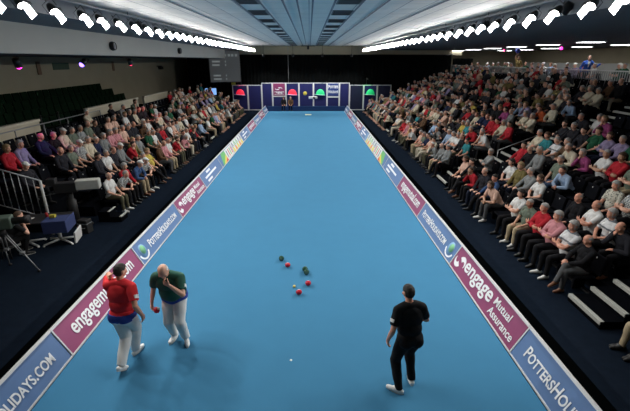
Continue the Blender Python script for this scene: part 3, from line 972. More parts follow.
for i, (x, y, c, lab) in enumerate([(-7.05, 10.08, (.35, .02, .02), 'small red drink can on the media table'), (-6.86, 10.02, (.5, .42, .05), 'small yellow box lying on the media table'), (-7.5, 9.92, (.45, .42, .38), 'pale papers lying on the media table')]):
    m = MB()
    if i == 0: m.lathe([(0, 0), (.033, 0), (.036, .01), (.036, .11), (.03, .12), (0, .118)], 14)
    elif i == 1: m.box((-.07, -.05, 0), (.07, .05, .08), bevel=.008)
    else: m.box((-.15, -.1, 0), (.15, .1, .015), bevel=.003)
    o = m.build(['drink_can', 'small_box', 'paper_stack'][i], mat('item %d' % i, c, .5), loc=(x, y, .742 if i != 1 else .752)); tag(o, lab, ['can', 'box', 'papers'][i])
# low stool under the seated operator
t = thing('stool', 'low black stool beneath the crouched operator by the media table', 'stool', (-7.6, 9.2, 0))
m = MB(); m.lathe([(0, .30), (.17, .30), (.18, .32), (.17, .345), (0, .35)], 18); m.build('seat', M_black, t)
for a in (45, 135, 225, 315):
    m = MB(); m.tube([(.12 * math.cos(R(a)), .12 * math.sin(R(a)), .30), (.17 * math.cos(R(a)), .17 * math.sin(R(a)), 0)], .012, 6); m.build('leg', M_blackmetal, t)
# equipment boxes and coils in the dark corner
for (x, y, sx, sy, sz, rz, lab) in [(-8.3, 9.45, .5, .4, .55, 12, 'black flight case under the balustrade behind the operator'), (-6.5, 10.75, .3, .24, .4, -8, 'small black equipment case between the media table and pale-housed camera'), (-8.5, 8.3, .45, .35, .6, 4, 'black flight case behind the tripod camera at the left edge')]:
    t = thing('flight_case', lab, 'case', (x, y, 0), R(rz), 'black flight cases')
    m = MB(); m.box((-sx / 2, -sy / 2, 0), (sx / 2, sy / 2, sz), bevel=.015); m.build('case_body', M_black, t)
    m = MB(); m.box((-sx / 2 - .004, -sy / 2 - .004, sz * .7), (sx / 2 + .004, sy / 2 + .004, sz * .7 + .025)); m.build('edge_strip', M_steel, t)
    m = MB(); m.tube([(-.08, -sy / 2, sz * .45), (-.08, -sy / 2 - .04, sz * .45), (.08, -sy / 2 - .04, sz * .45), (.08, -sy / 2, sz * .45)], .008, 6); m.build('handle', M_steel, t)
# television set glowing at the far end of the left stand
t = thing('television', 'small screen glowing blue beyond the far end of the left crowd', 'television', (-9.3, 39.3, 0), R(12))
m = MB(); m.box((-.55, -.05, 1.55), (.55, .05, 2.25), bevel=.015); m.build('casing', M_black, t)
m = MB(); m.box((-.5, -.056, 1.6), (.5, -.049, 2.2)); m.build('screen', mat('blue screen', (.1, .2, .4), .4, emit=(.25, .5, 1.0), estr=.8), t)
m = MB(); m.tube([(0, 0, .02), (0, 0, 1.56)], .04); m.lathe([(0, 0), (.32, 0), (.3, .03), (0, .05)], 16); m.build('stand', M_black, t)
# ------------------------------------------------------------------ people
_b = bmesh.new()
bmesh.ops.create_icosphere(_b, subdivisions=2, radius=1.0)
UNIT = [v.co.copy() for v in _b.verts]
_b.free()

def hull_caps(bm, p0, r0, p1, r1):
    """tapered capsule = hull of two spheres"""
    for p, r in ((p0, r0), (p1, r1)):
        for u in UNIT:
            bm.verts.new(p + u * r)
    r = bmesh.ops.convex_hull(bm, input=bm.verts[:], use_existing_faces=False)
    bad = [v for v in bm.verts if not v.link_faces]
    bmesh.ops.delete(bm, geom=bad, context='VERTS')


def ik(a, t, l1, l2, hint):
    d = t - a
    L = min(d.length, (l1 + l2) * .995)
    dn = d.normalized()
    c = (l1 * l1 + L * L - l2 * l2) / (2 * l1 * L)
    c = max(-1, min(1, c))
    h = (hint - dn * hint.dot(dn)).normalized()
    return a + dn * (l1 * c) + h * (l1 * math.sqrt(1 - c * c)), a + dn * L


class Body:
    def __init__(s):
        s.caps = []     # p0, r0, p1, r1, tag
        s.ells = []     # 4x4, radii, tag

    def cap(s, p0, r0, p1, r1, tag):
        s.caps.append((V(p0), r0, V(p1), r1, tag))

    def ell(s, M, c, rad, tag):
        s.ells.append((M @ Matrix.Translation(c), V(rad), tag))

    def mesh(s, voxel, smooth):
        me = bpy.data.meshes.new('figure')
        bm = bmesh.new()
        for p0, r0, p1, r1, t in s.caps:
            b2 = bmesh.new()
            hull_caps(b2, p0, r0, p1, r1)
            tmp = bpy.data.meshes.new('tmp'); b2.to_mesh(tmp); b2.free(); bm.from_mesh(tmp); bpy.data.meshes.remove(tmp)
        for M, rad, t in s.ells:
            bmesh.ops.create_icosphere(bm, subdivisions=3, radius=1.0, matrix=M @ Matrix.Diagonal((*rad, 1)))
        bmesh.ops.recalc_face_normals(bm, faces=bm.faces)
        bm.to_mesh(me); bm.free()
        o = bpy.data.objects.new('figure', me); COL.objects.link(o)
        r = o.modifiers.new('r', 'REMESH'); r.mode = 'VOXEL'; r.voxel_size = voxel
        k = o.modifiers.new('s', 'SMOOTH'); k.factor = .5; k.iterations = smooth
        dg = bpy.context.evaluated_depsgraph_get()
        out = bpy.data.meshes.new_from_object(o.evaluated_get(dg))
        bpy.data.objects.remove(o); bpy.data.meshes.remove(me)
        return out

    def classify(s, P):
        best = np.full(len(P), 1e9); tag = np.zeros(len(P), dtype=int); tt = np.zeros(len(P))
        names = []
        for p0, r0, p1, r1, t in s.caps:
            a, b = np.array(p0), np.array(p1); d = b - a; L = max(d @ d, 1e-9)
            u = np.clip((P - a) @ d / L, 0, 1)
            dist = np.linalg.norm(P - (a + u[:, None] * d), axis=1) - (r0 + (r1 - r0) * u)
            if t not in names: names.append(t)
            w = dist < best
            best[w] = dist[w]; tag[w] = names.index(t); tt[w] = u[w]
        for M, rad, t in s.ells:
            Mi = np.array(M.inverted()); Q = P @ Mi[:3, :3].T + Mi[:3, 3]
            q = Q / np.array(rad); n = np.linalg.norm(q, axis=1)
            dist = (n - 1) * min(rad)
            if t not in names: names.append(t)
            w = dist < best
            best[w] = dist[w]; tag[w] = names.index(t); tt[w] = .5
        return np.array(names)[tag], tt


def rotM(rx=0, ry=0, rz=0):
    return Matrix.Rotation(R(rz), 4, 'Z') @ Matrix.Rotation(R(ry), 4, 'Y') @ Matrix.Rotation(R(rx), 4, 'X')


def make_hand(b, wrist, fdir, pnorm, curl, thumb_side, s=1.0, spread=.05):
    """palm, four fingers of unequal length bent by curl, thumb from the side of the palm"""
    f = fdir.normalized()
    n = (pnorm - f * pnorm.dot(f)).normalized()     # direction the palm faces
    w = f.cross(n) * thumb_side                      # towards the thumb side
    pc = wrist + f * .055 * s
    b.cap(wrist + f * .012 * s + w * .014 * s, .020 * s, wrist + f * .075 * s + w * .026 * s, .0155 * s, 'hand')
    b.cap(wrist + f * .012 * s - w * .010 * s, .020 * s, wrist + f * .072 * s - w * .026 * s, .0145 * s, 'hand')
    b.cap(wrist + f * .03 * s, .019 * s, wrist + f * .078 * s, .016 * s, 'hand')
    for i, L in enumerate((.070, .080, .074, .058)):
        off = (.031 - .0205 * i) * s
        p = wrist + f * (.080 - (.006 if i in (0, 3) else 0)) * s + w * off
        d = (f + w * (1.5 - i) * spread).normalized()
        segs = (.42, .32, .26)
        ang = 0
        rr = .0098 * s
        for q, sg in enumerate(segs):
            ang += curl * (.75, 1.0, .7)[q]
            dd = d * math.cos(ang) + n * math.sin(ang)
            p2 = p + dd * L * sg * s
            b.cap(p, rr, p2, rr * .93, 'hand')
            p, rr = p2, rr * .93
    p = wrist + f * .022 * s + w * .030 * s
    d = (f * .65 + w * .75 + n * .25).normalized()
    p2 = p + d * .036 * s
    b.cap(p, .0145 * s, p2, .0125 * s, 'hand')
    d2 = (f * .8 + w * .25 + n * (.35 + curl * .5)).normalized()
    p3 = p2 + d2 * .030 * s
    b.cap(p2, .0125 * s, p3, .0105 * s, 'hand')
    b.cap(p3, .0105 * s, p3 + (d2 + n * .25 * curl).normalized() * .022 * s, .0092 * s, 'hand')


def build_body(P):
    """P: pose dictionary. Figure faces +Y, stands on z = 0."""
    g = P.get('girth', 1.0)
    b = Body()
    T = Matrix.Translation(P['pelvis']) @ rotM(rz=P.get('yaw', 0)) @ rotM(-P.get('lean', 0), P.get('side', 0), 0)
    T2 = T @ Matrix.Translation((0, 0, .16)) @ rotM(-P.get('hunch', 0), 0, P.get('twist', 0)) @ Matrix.Translation((0, 0, -.16))
    Tp = Matrix.Translation(P['pelvis']) @ rotM(rz=P.get('yaw', 0)) @ rotM(-P.get('lean', 0) * .5, P.get('hipside', 0), 0)
    b.ell(Tp, (0, -.005, 0), (.165 * g, .125 * g, .125), 'pelvis')
    for s in (-1, 1):
        b.ell(Tp, (s * .075, -.055, -.03), (.085, .085, .095), 'pelvis')
    b.ell(T, (0, .012 * g + P.get('belly', 0) * .5, .15), (.152 * g, .112 * g + P.get('belly', 0), .17), 'torso')
    b.ell(T2, (0, .005, .33), (.168 * g, .112 * g, .19), 'torso')
    b.ell(T2, (0, -.02, .40), (.160, .085, .13), 'torso')
    sw = P.get('shoulder', .178)
    b.cap(T2 @ V((-sw + .03, -.01, .462)), .058, T2 @ V((sw - .03, -.01, .462)), .058, 'torso')
    for s in (-1, 1):
        b.cap(T2 @ V((s * .02, -.018, .52)), .058, T2 @ V((s * (sw - .02), -.012, .475)), .05, 'torso')
        b.ell(T2, (s * .08, .07, .36), (.085, .05, .075), 'torso')
    # neck and head
    nb = T2 @ V((0, -.005, .50)); nt = T2 @ V((0, .012, .595))
    hy = P.get('head_yaw', 0) + P.get('yaw', 0)
    Hm = Matrix.Translation(nt) @ rotM(rz=hy) @ rotM(-P.get('head_pitch', 0), P.get('head_tilt', 0), 0)
    b.cap(nb, .060, Hm @ V((0, .0, .03)), .053, 'neck')
    b.ell(Hm, (0, .008, .122), (.0765, .098, .102), 'head')
    b.ell(Hm, (0, .036, .062), (.058, .066, .078), 'head')
    b.ell(Hm, (0, .078, .020), (.030, .024, .022), 'head')
    b.cap(Hm @ V((0, .094, .112)), .010, Hm @ V((0, .112, .078)), .0145, 'head')
    for s in (-1, 1):
        b.ell(Hm, (s * .017, .098, .076), (.012, .012, .010), 'head')
        b.ell(Hm, (s * .046, .072, .078), (.026, .026, .026), 'head')
        b.cap(Hm @ V((s * .012, .094, .122)), .011, Hm @ V((s * .046, .082, .122)), .011, 'head')
        b.ell(Hm, (s * .078, -.006, .096), (.011, .024, .034), 'ear')
    b.ell(Hm, (0, .093, .048), (.024, .012, .006), 'lip'); b.ell(Hm, (0, .091, .040), (.021, .012, .007), 'lip')
    # arms
    J = {}
    for s, nm in ((-1, 'L'), (1, 'R')):
        sh = T2 @ V((s * sw, -.01, .455))
        arm = P[nm]
        tgt = arm['wrist'] if isinstance(arm['wrist'], Vector) else V(arm['wrist'])
        el, wr = ik(sh, tgt, .30, .262, V(arm['hint']))
        b.cap(sh, .060, sh.lerp(el, .35), .054, 'uarm'); b.cap(sh.lerp(el, .3), .054, el, .041, 'uarm2')
        b.cap(el, .042, el.lerp(wr, .35), .042, 'farm'); b.cap(el.lerp(wr, .35), .042, wr, .027, 'farm')
        fd = V(arm['dir']) if arm.get('dir') else (wr - el)
        make_hand(b, wr, fd, V(arm['palm']), arm.get('curl', .35), arm.get('thumb', 1), 1.02)
        J['hand' + nm] = (wr, fd.normalized(), V(arm['palm']).normalized())
        J['el' + nm], J['sh' + nm] = el, sh
    for s, nm in ((-1, 'l'), (1, 'r')):
        hp = Tp @ V((s * .088, 0, -.03))
        leg = P[nm]
        ank = V(leg['ankle'])
        kn, an = ik(hp, ank, .435, .43, V(leg.get('hint', (0, 1, 0))))
        b.cap(hp, .088 * (.6 + .4 * g), kn, .058, 'thigh')
        b.cap(kn, .057, kn.lerp(an, .3) , .054, 'shin'); b.cap(kn.lerp(an, .3), .054, an, .036, 'shin')
        fy = leg.get('foot_yaw', 0); fp = leg.get('foot_pitch', 0)
        F = Matrix.Translation(an) @ rotM(rz=fy + P.get('yaw', 0) * leg.get('follow', 1)) @ rotM(fp, leg.get('foot_roll', 0), 0)
        b.cap(F @ V((0, -.045, -.045)), .036, F @ V((0, .05, -.042)), .038, 'foot' + nm)
        b.cap(F @ V((0, .0, -.01)), .036, F @ V((.0, .07, -.035)), .034, 'foot' + nm)
        b.cap(F @ V((s * .004, .05, -.044)), .036, F @ V((s * .008, .125, -.05)), .033, 'foot' + nm)
        b.cap(F @ V((s * .008, .125, -.05)), .034, F @ V((s * .004, .172, -.054)), .026, 'foot' + nm)
        J['an' + nm], J['kn' + nm] = an, kn
    J['T'], J['T2'], J['H'], J['Tp'] = T, T2, Hm, Tp
    return b, J


def shell(me, mask, off, name, thick=.006, noise=0.0, nsc=9.0, smooth=2, offarr=None):
    """a garment: the masked faces lifted off the body with a turned-in edge"""
    n = len(me.vertices); nf = len(me.polygons)
    co = np.zeros(n * 3); me.vertices.foreach_get('co', co); co = co.reshape(-1, 3)
    no = np.zeros(n * 3); me.vertices.foreach_get('normal', no); no = no.reshape(-1, 3)
    lt = np.zeros(nf, dtype=int); me.polygons.foreach_get('loop_total', lt)
    lv = np.zeros(int(lt.sum()), dtype=int); me.loops.foreach_get('vertex_index', lv)
    st = np.concatenate([[0], np.cumsum(lt)[:-1]])
    faces = [tuple(lv[st[i]:st[i] + lt[i]]) for i in np.nonzero(mask)[0]]
    used = sorted({v for f in faces for v in f})
    idx = {v: i for i, v in enumerate(used)}
    c, m = co[used], no[used]
    o = off if offarr is None else offarr[used][:, None]
    pos = c + m * o
    if noise > 0:
        ph = np.sin(c[:, 2] * nsc * 3.1 + np.sin(c[:, 0] * nsc * 2) * 2) * np.cos(c[:, 1] * nsc * 2.3 + c[:, 0] * nsc * 1.7)
        pos = pos + m * (ph * noise)[:, None]
    bm = bmesh.new()
    vs = [bm.verts.new(p) for p in pos]
    for f in faces:
        bm.faces.new([vs[idx[v]] for v in f])
    bm.normal_update()
    if smooth:
        for _ in range(smooth):
            bmesh.ops.smooth_vert(bm, verts=bm.verts, factor=.5, use_axis_x=True, use_axis_y=True, use_axis_z=True)
    vs = list(bm.verts)
    bo = [e for e in bm.edges if e.is_boundary]
    vi = {v: i for i, v in enumerate(vs)}
    r = bmesh.ops.extrude_edge_only(bm, edges=bo)
    new = [g for g in r['geom'] if isinstance(g, bmesh.types.BMVert)]
    # move the extruded rim back to just under the skin
    for v in new:
        near = min((e.other_vert(v) for e in v.link_edges if e.other_vert(v) in vi), key=lambda q: (q.co - v.co).length, default=None)
        if near is not None:
            i = vi[near]
            v.co = V(c[i] - m[i] * .004)
    for f in bm.faces: f.smooth = True
    bmesh.ops.recalc_face_normals(bm, faces=bm.faces)
    out = bpy.data.meshes.new(name)
    bm.to_mesh(out); bm.free()
    return out


def decimate(me, ratio):
    o = bpy.data.objects.new('tmp', me); COL.objects.link(o)
    d = o.modifiers.new('d', 'DECIMATE'); d.ratio = ratio
    dg = bpy.context.evaluated_depsgraph_get()
    out = bpy.data.meshes.new_from_object(o.evaluated_get(dg))
    bpy.data.objects.remove(o)
    return out


def face_centers(me):
    c = np.zeros(len(me.polygons) * 3); me.polygons.foreach_get('center', c)
    return c.reshape(-1, 3)


def head_local(J, C):
    Mi = np.array(J['H'].inverted())
    return C @ Mi[:3, :3].T + Mi[:3, 3]


HAIR = {
    'short': lambda q: ((q[:, 2] > .135 + .9 * np.maximum(q[:, 1] - .02, -.2)) & (q[:, 2] > .075)) | ((q[:, 1] < -.02) & (q[:, 2] > .05)),
    'thin': lambda q: ((q[:, 1] < .03) & (q[:, 2] > .06) & (q[:, 2] < .175) & ~((np.abs(q[:, 0]) < .055) & (q[:, 1] > .0))) & (q[:, 2] > .10 + 1.0 * (q[:, 1] + .02)),
    'bob': lambda q: ((q[:, 2] > .150 + .5 * np.maximum(q[:, 1] - .03, -.3)) & (q[:, 2] > .03)) | ((q[:, 1] < .03) & (q[:, 2] > .02)),
    'cap': lambda q: q[:, 2] > .150,
}
HOFF = {'short': .010, 'thin': .006, 'bob': .024, 'cap': .014}


def finish_figure(P, voxel, smooth, sleeve, hairs, detail=True, long_first=True):
    b, J = build_body(P)
    me = b.mesh(voxel, smooth)
    C = face_centers(me)
    tg, tt = b.classify(C)
    q = head_local(J, C)
    hd = np.isin(tg, ['head', 'ear', 'lip']) | ((tg == 'neck') & (q[:, 2] > .02))
    mi = np.zeros(len(C), dtype=np.int32)
    for s in (-1, 1):
        e = np.linalg.norm((q - np.array((s * .033, .088, .102))) / np.array((.015, .03, .0085)), axis=1) < 1
        mi[e] = 1
        e = np.linalg.norm((q - np.array((s * .033, .086, .124))) / np.array((.020, .04, .006)), axis=1) < 1
        mi[e] = 3
    mi[(tg == 'lip') & (q[:, 1] > .085)] = 2
    me.polygons.foreach_set('material_index', mi)
    me.polygons.foreach_set('use_smooth', np.ones(len(C), dtype=bool))
    Ti = np.array(J['T'].inverted()); qt = C @ Ti[:3, :3].T + Ti[:3, 3]
    T2i = np.array(J['T2'].inverted()); qs = C @ T2i[:3, :3].T + T2i[:3, 3]
    hem = P.get('hem', .0)
    tor = (tg == 'torso') | ((tg == 'pelvis') & (qt[:, 2] > hem)) | ((tg == 'neck') & (qs[:, 2] < .545))
    tor &= ~((tg == 'torso') & (qt[:, 2] < hem))
    ua = (tg == 'uarm') | ((tg == 'uarm2') & (tt < .62))
    res = {'body': me, 'J': J, 'b': b}
    sl = {}
    for k in sleeve:
        mask = tor | ua
        if k == 'long':
            mask = tor | np.isin(tg, ['uarm', 'uarm2']) | ((tg == 'farm'))
        sl[k] = shell(me, mask, P.get('shirt_off', .016), 'shirt', noise=.004, smooth=P.get('shirt_smooth', 2))
    res['shirt'] = sl
    trm = np.isin(tg, ['thigh', 'shin']) | ((tg == 'pelvis')) | ((tg == 'torso') & (qt[:, 2] < hem + .03))
    trm &= ~((tg == 'pelvis') & (qt[:, 2] > hem + .03))
    res['trousers'] = shell(me, trm, P.get('trouser_off', .013), 'trousers', noise=.005, nsc=7)
    res['shoes'] = [shell(me, tg == 'foot' + q_, .006, 'shoe', smooth=1) for q_ in 'lr']
    hs = {}
    for h in hairs:
        mask = hd & HAIR[h](q) & (tg != 'ear')
        hs[h] = shell(me, mask, HOFF[h], 'hair', noise=.003 if h != 'cap' else 0, nsc=40, smooth=1)
        if h == 'cap':
            m = MB(); m.bm.from_mesh(hs[h])
            m.lathe([(0, .0), (.085, -.004), (.088, .002), (0, .012)], 20, J['H'] @ Matrix.Translation((0, .085, .148)) @ rotM(-12, 0, 0) @ Matrix.Diagonal((.85, .75, 1, 1)))
            hs[h] = bpy.data.meshes.new('cap'); m.bm.to_mesh(hs[h]); m.bm.free()
    res['hair'] = hs
    return res


M_skin = [mat('skin fair', (.66, .36, .25), .55, noise=.05, nscale=20), mat('skin ruddy', (.64, .30, .20), .55, noise=.05, nscale=20), mat('skin tan', (.50, .27, .17), .55, noise=.05, nscale=20)]
M_eye = mat('dark eye', (.03, .022, .02), .3)
M_lip = mat('lips', (.42, .15, .12), .5)
M_brow = mat('eyebrow', (.12, .08, .06), .8)
HC = {'grey': (.36, .35, .33), 'white': (.68, .66, .62), 'dark': (.02, .016, .013), 'brown': (.075, .042, .024), 'fair': (.30, .20, .10)}
M_hair = {k: mat('hair ' + k, c, .75, noise=.25, nscale=60) for k, c in HC.items()}
M_capw = mat('white cap cloth', (.72, .71, .67), .8)

def set_mats(me, ms):
    me.materials.clear()
    for m in ms: me.materials.append(m)

# ------------------------------------------------------------------ seated poses
def seated(**k):
    P = dict(pelvis=(0, 0, .535), lean=-8, hunch=10, head_pitch=8, hem=-.03, girth=1.05, belly=.015,
             L=dict(wrist=(-.12, .30, .60), hint=(-.6, -.4, -.5), palm=(0, 0, -1), dir=(.25, 1, -.1), thumb=-1, curl=.35),
             R=dict(wrist=(.12, .30, .60), hint=(.6, -.4, -.5), palm=(0, 0, -1), dir=(-.25, 1, -.1), thumb=-1, curl=.35),
             l=dict(ankle=(-.13, .46, .085), hint=(0, .5, 1), foot_yaw=8), r=dict(ankle=(.13, .46, .085), hint=(0, .5, 1), foot_yaw=-8))
    for kk, v in k.items():
        if isinstance(v, dict):
            P[kk] = dict(P[kk], **v)
        else:
            P[kk] = v
    return P

# thumb sign: w = f x n * thumb; for a palm-down left hand pointing forward the thumb lies towards +X
POSES = [
    seated(L=dict(thumb=-1), R=dict(thumb=1)),
    # arms crossed
    seated(lean=-10, hunch=6, head_pitch=6,
           L=dict(wrist=(.10, .24, .80), hint=(-.8, .1, -.6), dir=(1, .05, .15), palm=(0, -1, 0), thumb=-1, curl=.3),
           R=dict(wrist=(-.08, .27, .77), hint=(.8, .1, -.6), dir=(-1, -.05, .1), palm=(0, -1, 0), thumb=1, curl=.3)),
    # leaning forward, forearms on thighs, hands clasped
    seated(lean=22, hunch=14, head_pitch=4, head_yaw=10,
           L=dict(wrist=(-.045, .44, .62), hint=(-.8, -.2, -.2), dir=(.55, .8, -.2), palm=(1, 0, -.2), thumb=-1, curl=.6),
           R=dict(wrist=(.045, .43, .60), hint=(.8, -.2, -.2), dir=(-.55, .8, -.2), palm=(-1, 0, -.2), thumb=1, curl=.6)),
    # legs crossed, hands on knee
    seated(lean=-12, hunch=12, head_pitch=10, head_yaw=-14,
           r=dict(ankle=(-.17, .66, .30), hint=(.1, .2, 1), foot_yaw=12, foot_pitch=-18),
           L=dict(wrist=(-.02, .34, .66), hint=(-.7, -.3, -.3), dir=(.6, .7, -.1), palm=(.1, 0, -1), thumb=-1, curl=.4),
           R=dict(wrist=(.10, .33, .70), hint=(.7, -.3, -.3), dir=(-.5, .8, -.1), palm=(0, 0, -1), thumb=1, curl=.4)),
    # hand to chin, elbow on thigh
    seated(lean=12, hunch=18, head_pitch=2, head_yaw=8,
           R=dict(wrist=(.07, .31, .96), hint=(.5, .3, -1), dir=(-.25, -.1, 1), palm=(-.3, -1, .2), thumb=1, curl=.7),
           L=dict(wrist=(-.04, .32, .64), hint=(-.8, -.2, -.3), dir=(.8, .5, -.1), palm=(0, -.3, -1), thumb=-1, curl=.4)),
    # lounging back, hands on thighs, legs apart
    seated(lean=-16, hunch=8, head_pitch=14, head_yaw=12, girth=1.14, belly=.04,
           L=dict(wrist=(-.19, .27, .64), hint=(-.8, -.4, -.2), dir=(.1, 1, -.15), thumb=-1), R=dict(wrist=(.19, .27, .64), hint=(.8, -.4, -.2), dir=(-.1, 1, -.15), thumb=1),
           l=dict(ankle=(-.22, .50, .085), foot_yaw=18), r=dict(ankle=(.22, .56, .085), foot_yaw=-18)),
    # slighter figure with a hand on the other wrist
    seated(lean=-6, hunch=8, girth=.94, belly=.0, shoulder=.16, head_pitch=6, head_yaw=-10,
           L=dict(wrist=(-.02, .24, .63), hint=(-.8, -.2, -.3), dir=(.8, .6, 0), thumb=-1), R=dict(wrist=(.06, .26, .67), hint=(.8, -.2, -.3), dir=(-.8, .5, 0), thumb=1),
           l=dict(ankle=(-.07, .42, .085), foot_yaw=2), r=dict(ankle=(.06, .44, .085), foot_yaw=-2)),
]
FIG = []
for P in POSES:
    F = finish_figure(P, .0105, 4, ('long', 'short'), ('short', 'thin', 'bob', 'cap'))
    set_mats(F['body'], [M_skin[0], M_eye, M_lip, M_brow])
    set_mats(F['trousers'], [M_black])
    for mm in F['shoes']: set_mats(mm, [M_black])
    for mm in F['shirt'].values(): set_mats(mm, [M_black])
    for mm in F['hair'].values(): set_mats(mm, [M_hair['grey']])
    FIG.append(F)

SHIRT = {   # name -> colour, garment words, sleeve
    'white': ((.62, .62, .60), 'white shirt', 'short'), 'cream': ((.55, .49, .37), 'cream jumper', 'long'), 'pale blue': ((.30, .40, .55), 'pale blue shirt', 'long'),
    'grey': ((.20, .21, .21), 'grey jumper', 'long'), 'grey-green': ((.14, .17, .13), 'grey-green shirt', 'short'), 'red': ((.38, .02, .03), 'red top', 'long'),
    'pink': ((.50, .22, .24), 'pink top', 'long'), 'peach': ((.62, .40, .31), 'peach blouse', 'short'), 'black': ((.010, .010, .012), 'black jacket', 'long'),
    'dark': ((.022, .022, .028), 'dark jacket', 'long'), 'navy': ((.012, .018, .05), 'navy jacket', 'long'), 'teal': ((.03, .20, .22), 'teal top', 'short'),
    'olive': ((.16, .13, .05), 'olive jacket', 'long'), 'yellow': ((.48, .37, .08), 'yellow top', 'short'), 'green': ((.015, .08, .04), 'green shirt', 'short'),
    'brown': ((.10, .055, .03), 'brown jacket', 'long'), 'lilac': ((.24, .20, .32), 'lilac top', 'long'), 'magenta': ((.30, .06, .17), 'magenta top', 'long'),
    'blue': ((.045, .09, .20), 'denim blue shirt', 'long'), 'orange': ((.45, .09, .03), 'orange-red top', 'long'), 'check': ((.45, .46, .44), 'pale checked shirt', 'short'),
    'patterned': ((.52, .50, .42), 'patterned pale blouse', 'short'), 'striped': ((.60, .60, .60), 'white top with dark band', 'short'),
}
def cloth_mat(k):
    c = SHIRT[k][0]
    m = mat('cloth ' + k, c, .9, noise=.12, nscale=9, spec=.15)
    if k in ('check', 'patterned', 'striped') and not m.get('done'):
        m['done'] = 1
        nt = m.node_tree; b = nt.nodes['Principled BSDF']
        tc = nt.nodes.new('ShaderNodeTexCoord')
        if k == 'striped':
            w = nt.nodes.new('ShaderNodeTexWave'); w.bands_direction = 'Z'; w.inputs['Scale'].default_value = 1.6; w.inputs['Distortion'].default_value = 0
            th = nt.nodes.new('ShaderNodeMath'); th.operation = 'GREATER_THAN'; th.inputs[1].default_value = .88
            nt.links.new(w.outputs['Fac'], th.inputs[0]); fac = th.outputs[0]
            nt.links.new(tc.outputs['Object'], w.inputs['Vector'])
        else:
            w = nt.nodes.new('ShaderNodeTexChecker' if k == 'check' else 'ShaderNodeTexVoronoi'); w.inputs['Scale'].default_value = 28 if k == 'check' else 22
            nt.links.new(tc.outputs['Object'], w.inputs['Vector'])
            if k == 'check':
                fac = w.outputs['Fac']
            else:
                th = nt.nodes.new('ShaderNodeMath'); th.operation = 'LESS_THAN'; th.inputs[1].default_value = .35
                nt.links.new(w.outputs['Distance'], th.inputs[0]); fac = th.outputs[0]
        mx = nt.nodes.new('ShaderNodeMix'); mx.data_type = 'RGBA'
        mx.inputs[6].default_value = (*c, 1); mx.inputs[7].default_value = (c[0] * .25, c[1] * .27, c[2] * .3, 1)
        nt.links.new(fac, mx.inputs[0]); nt.links.new(mx.outputs[2], b.inputs['Base Color'])
    return m
TROU = {'black': (.010, .010, .012), 'navy': (.014, .018, .035), 'grey': (.08, .082, .085), 'tan': (.42, .34, .22), 'olive': (.10, .095, .06), 'denim': (.07, .11, .19), 'cream': (.50, .45, .35)}
M_tr = {k: mat('trousers ' + k, c, .9, noise=.12, nscale=9, spec=.15) for k, c in TROU.items()}
M_shoe = {'black': mat('shoe black', (.008, .008, .008), .5), 'brown': mat('shoe brown', (.16, .06, .025), .5), 'white': mat('shoe white', (.65, .65, .62), .6)}
HAIRW = {('short', 'grey'): 'grey-haired', ('short', 'white'): 'white-haired', ('short', 'dark'): 'dark-haired', ('short', 'brown'): 'brown-haired', ('thin', 'grey'): 'balding', ('thin', 'white'): 'balding',
         ('thin', 'brown'): 'balding', ('bob', 'grey'): 'grey-bobbed', ('bob', 'white'): 'white-bobbed', ('bob', 'brown'): 'brown-bobbed', ('bob', 'dark'): 'dark-bobbed', ('bob', 'fair'): 'fair-bobbed',
         ('short', 'fair'): 'fair-haired', ('cap', 'white'): 'white-capped'}

def ob_mat(o, i, m):
    o.material_slots[i].link = 'OBJECT'
    o.material_slots[i].material = m

def spectator(pose, M, shirt, trous, hair, hcol, skin, shoe='black', sleeve=None, name='spectator'):
    F = FIG[pose]
    o = link(name, F['body'], M=M)
    ob_mat(o, 0, M_skin[skin])
    c = link('shirt', F['shirt'][sleeve or SHIRT[shirt][2]], o); ob_mat(c, 0, cloth_mat(shirt))
    c = link('trousers', F['trousers'], o); ob_mat(c, 0, M_tr[trous])
    for q_ in F['shoes']:
        c = link('shoe', q_, o); ob_mat(c, 0, M_shoe[shoe])
    c = link('flat_cap' if hair == 'cap' else 'hair', F['hair'][hair], o); ob_mat(c, 0, M_capw if hair == 'cap' else M_hair[hcol])
    return o
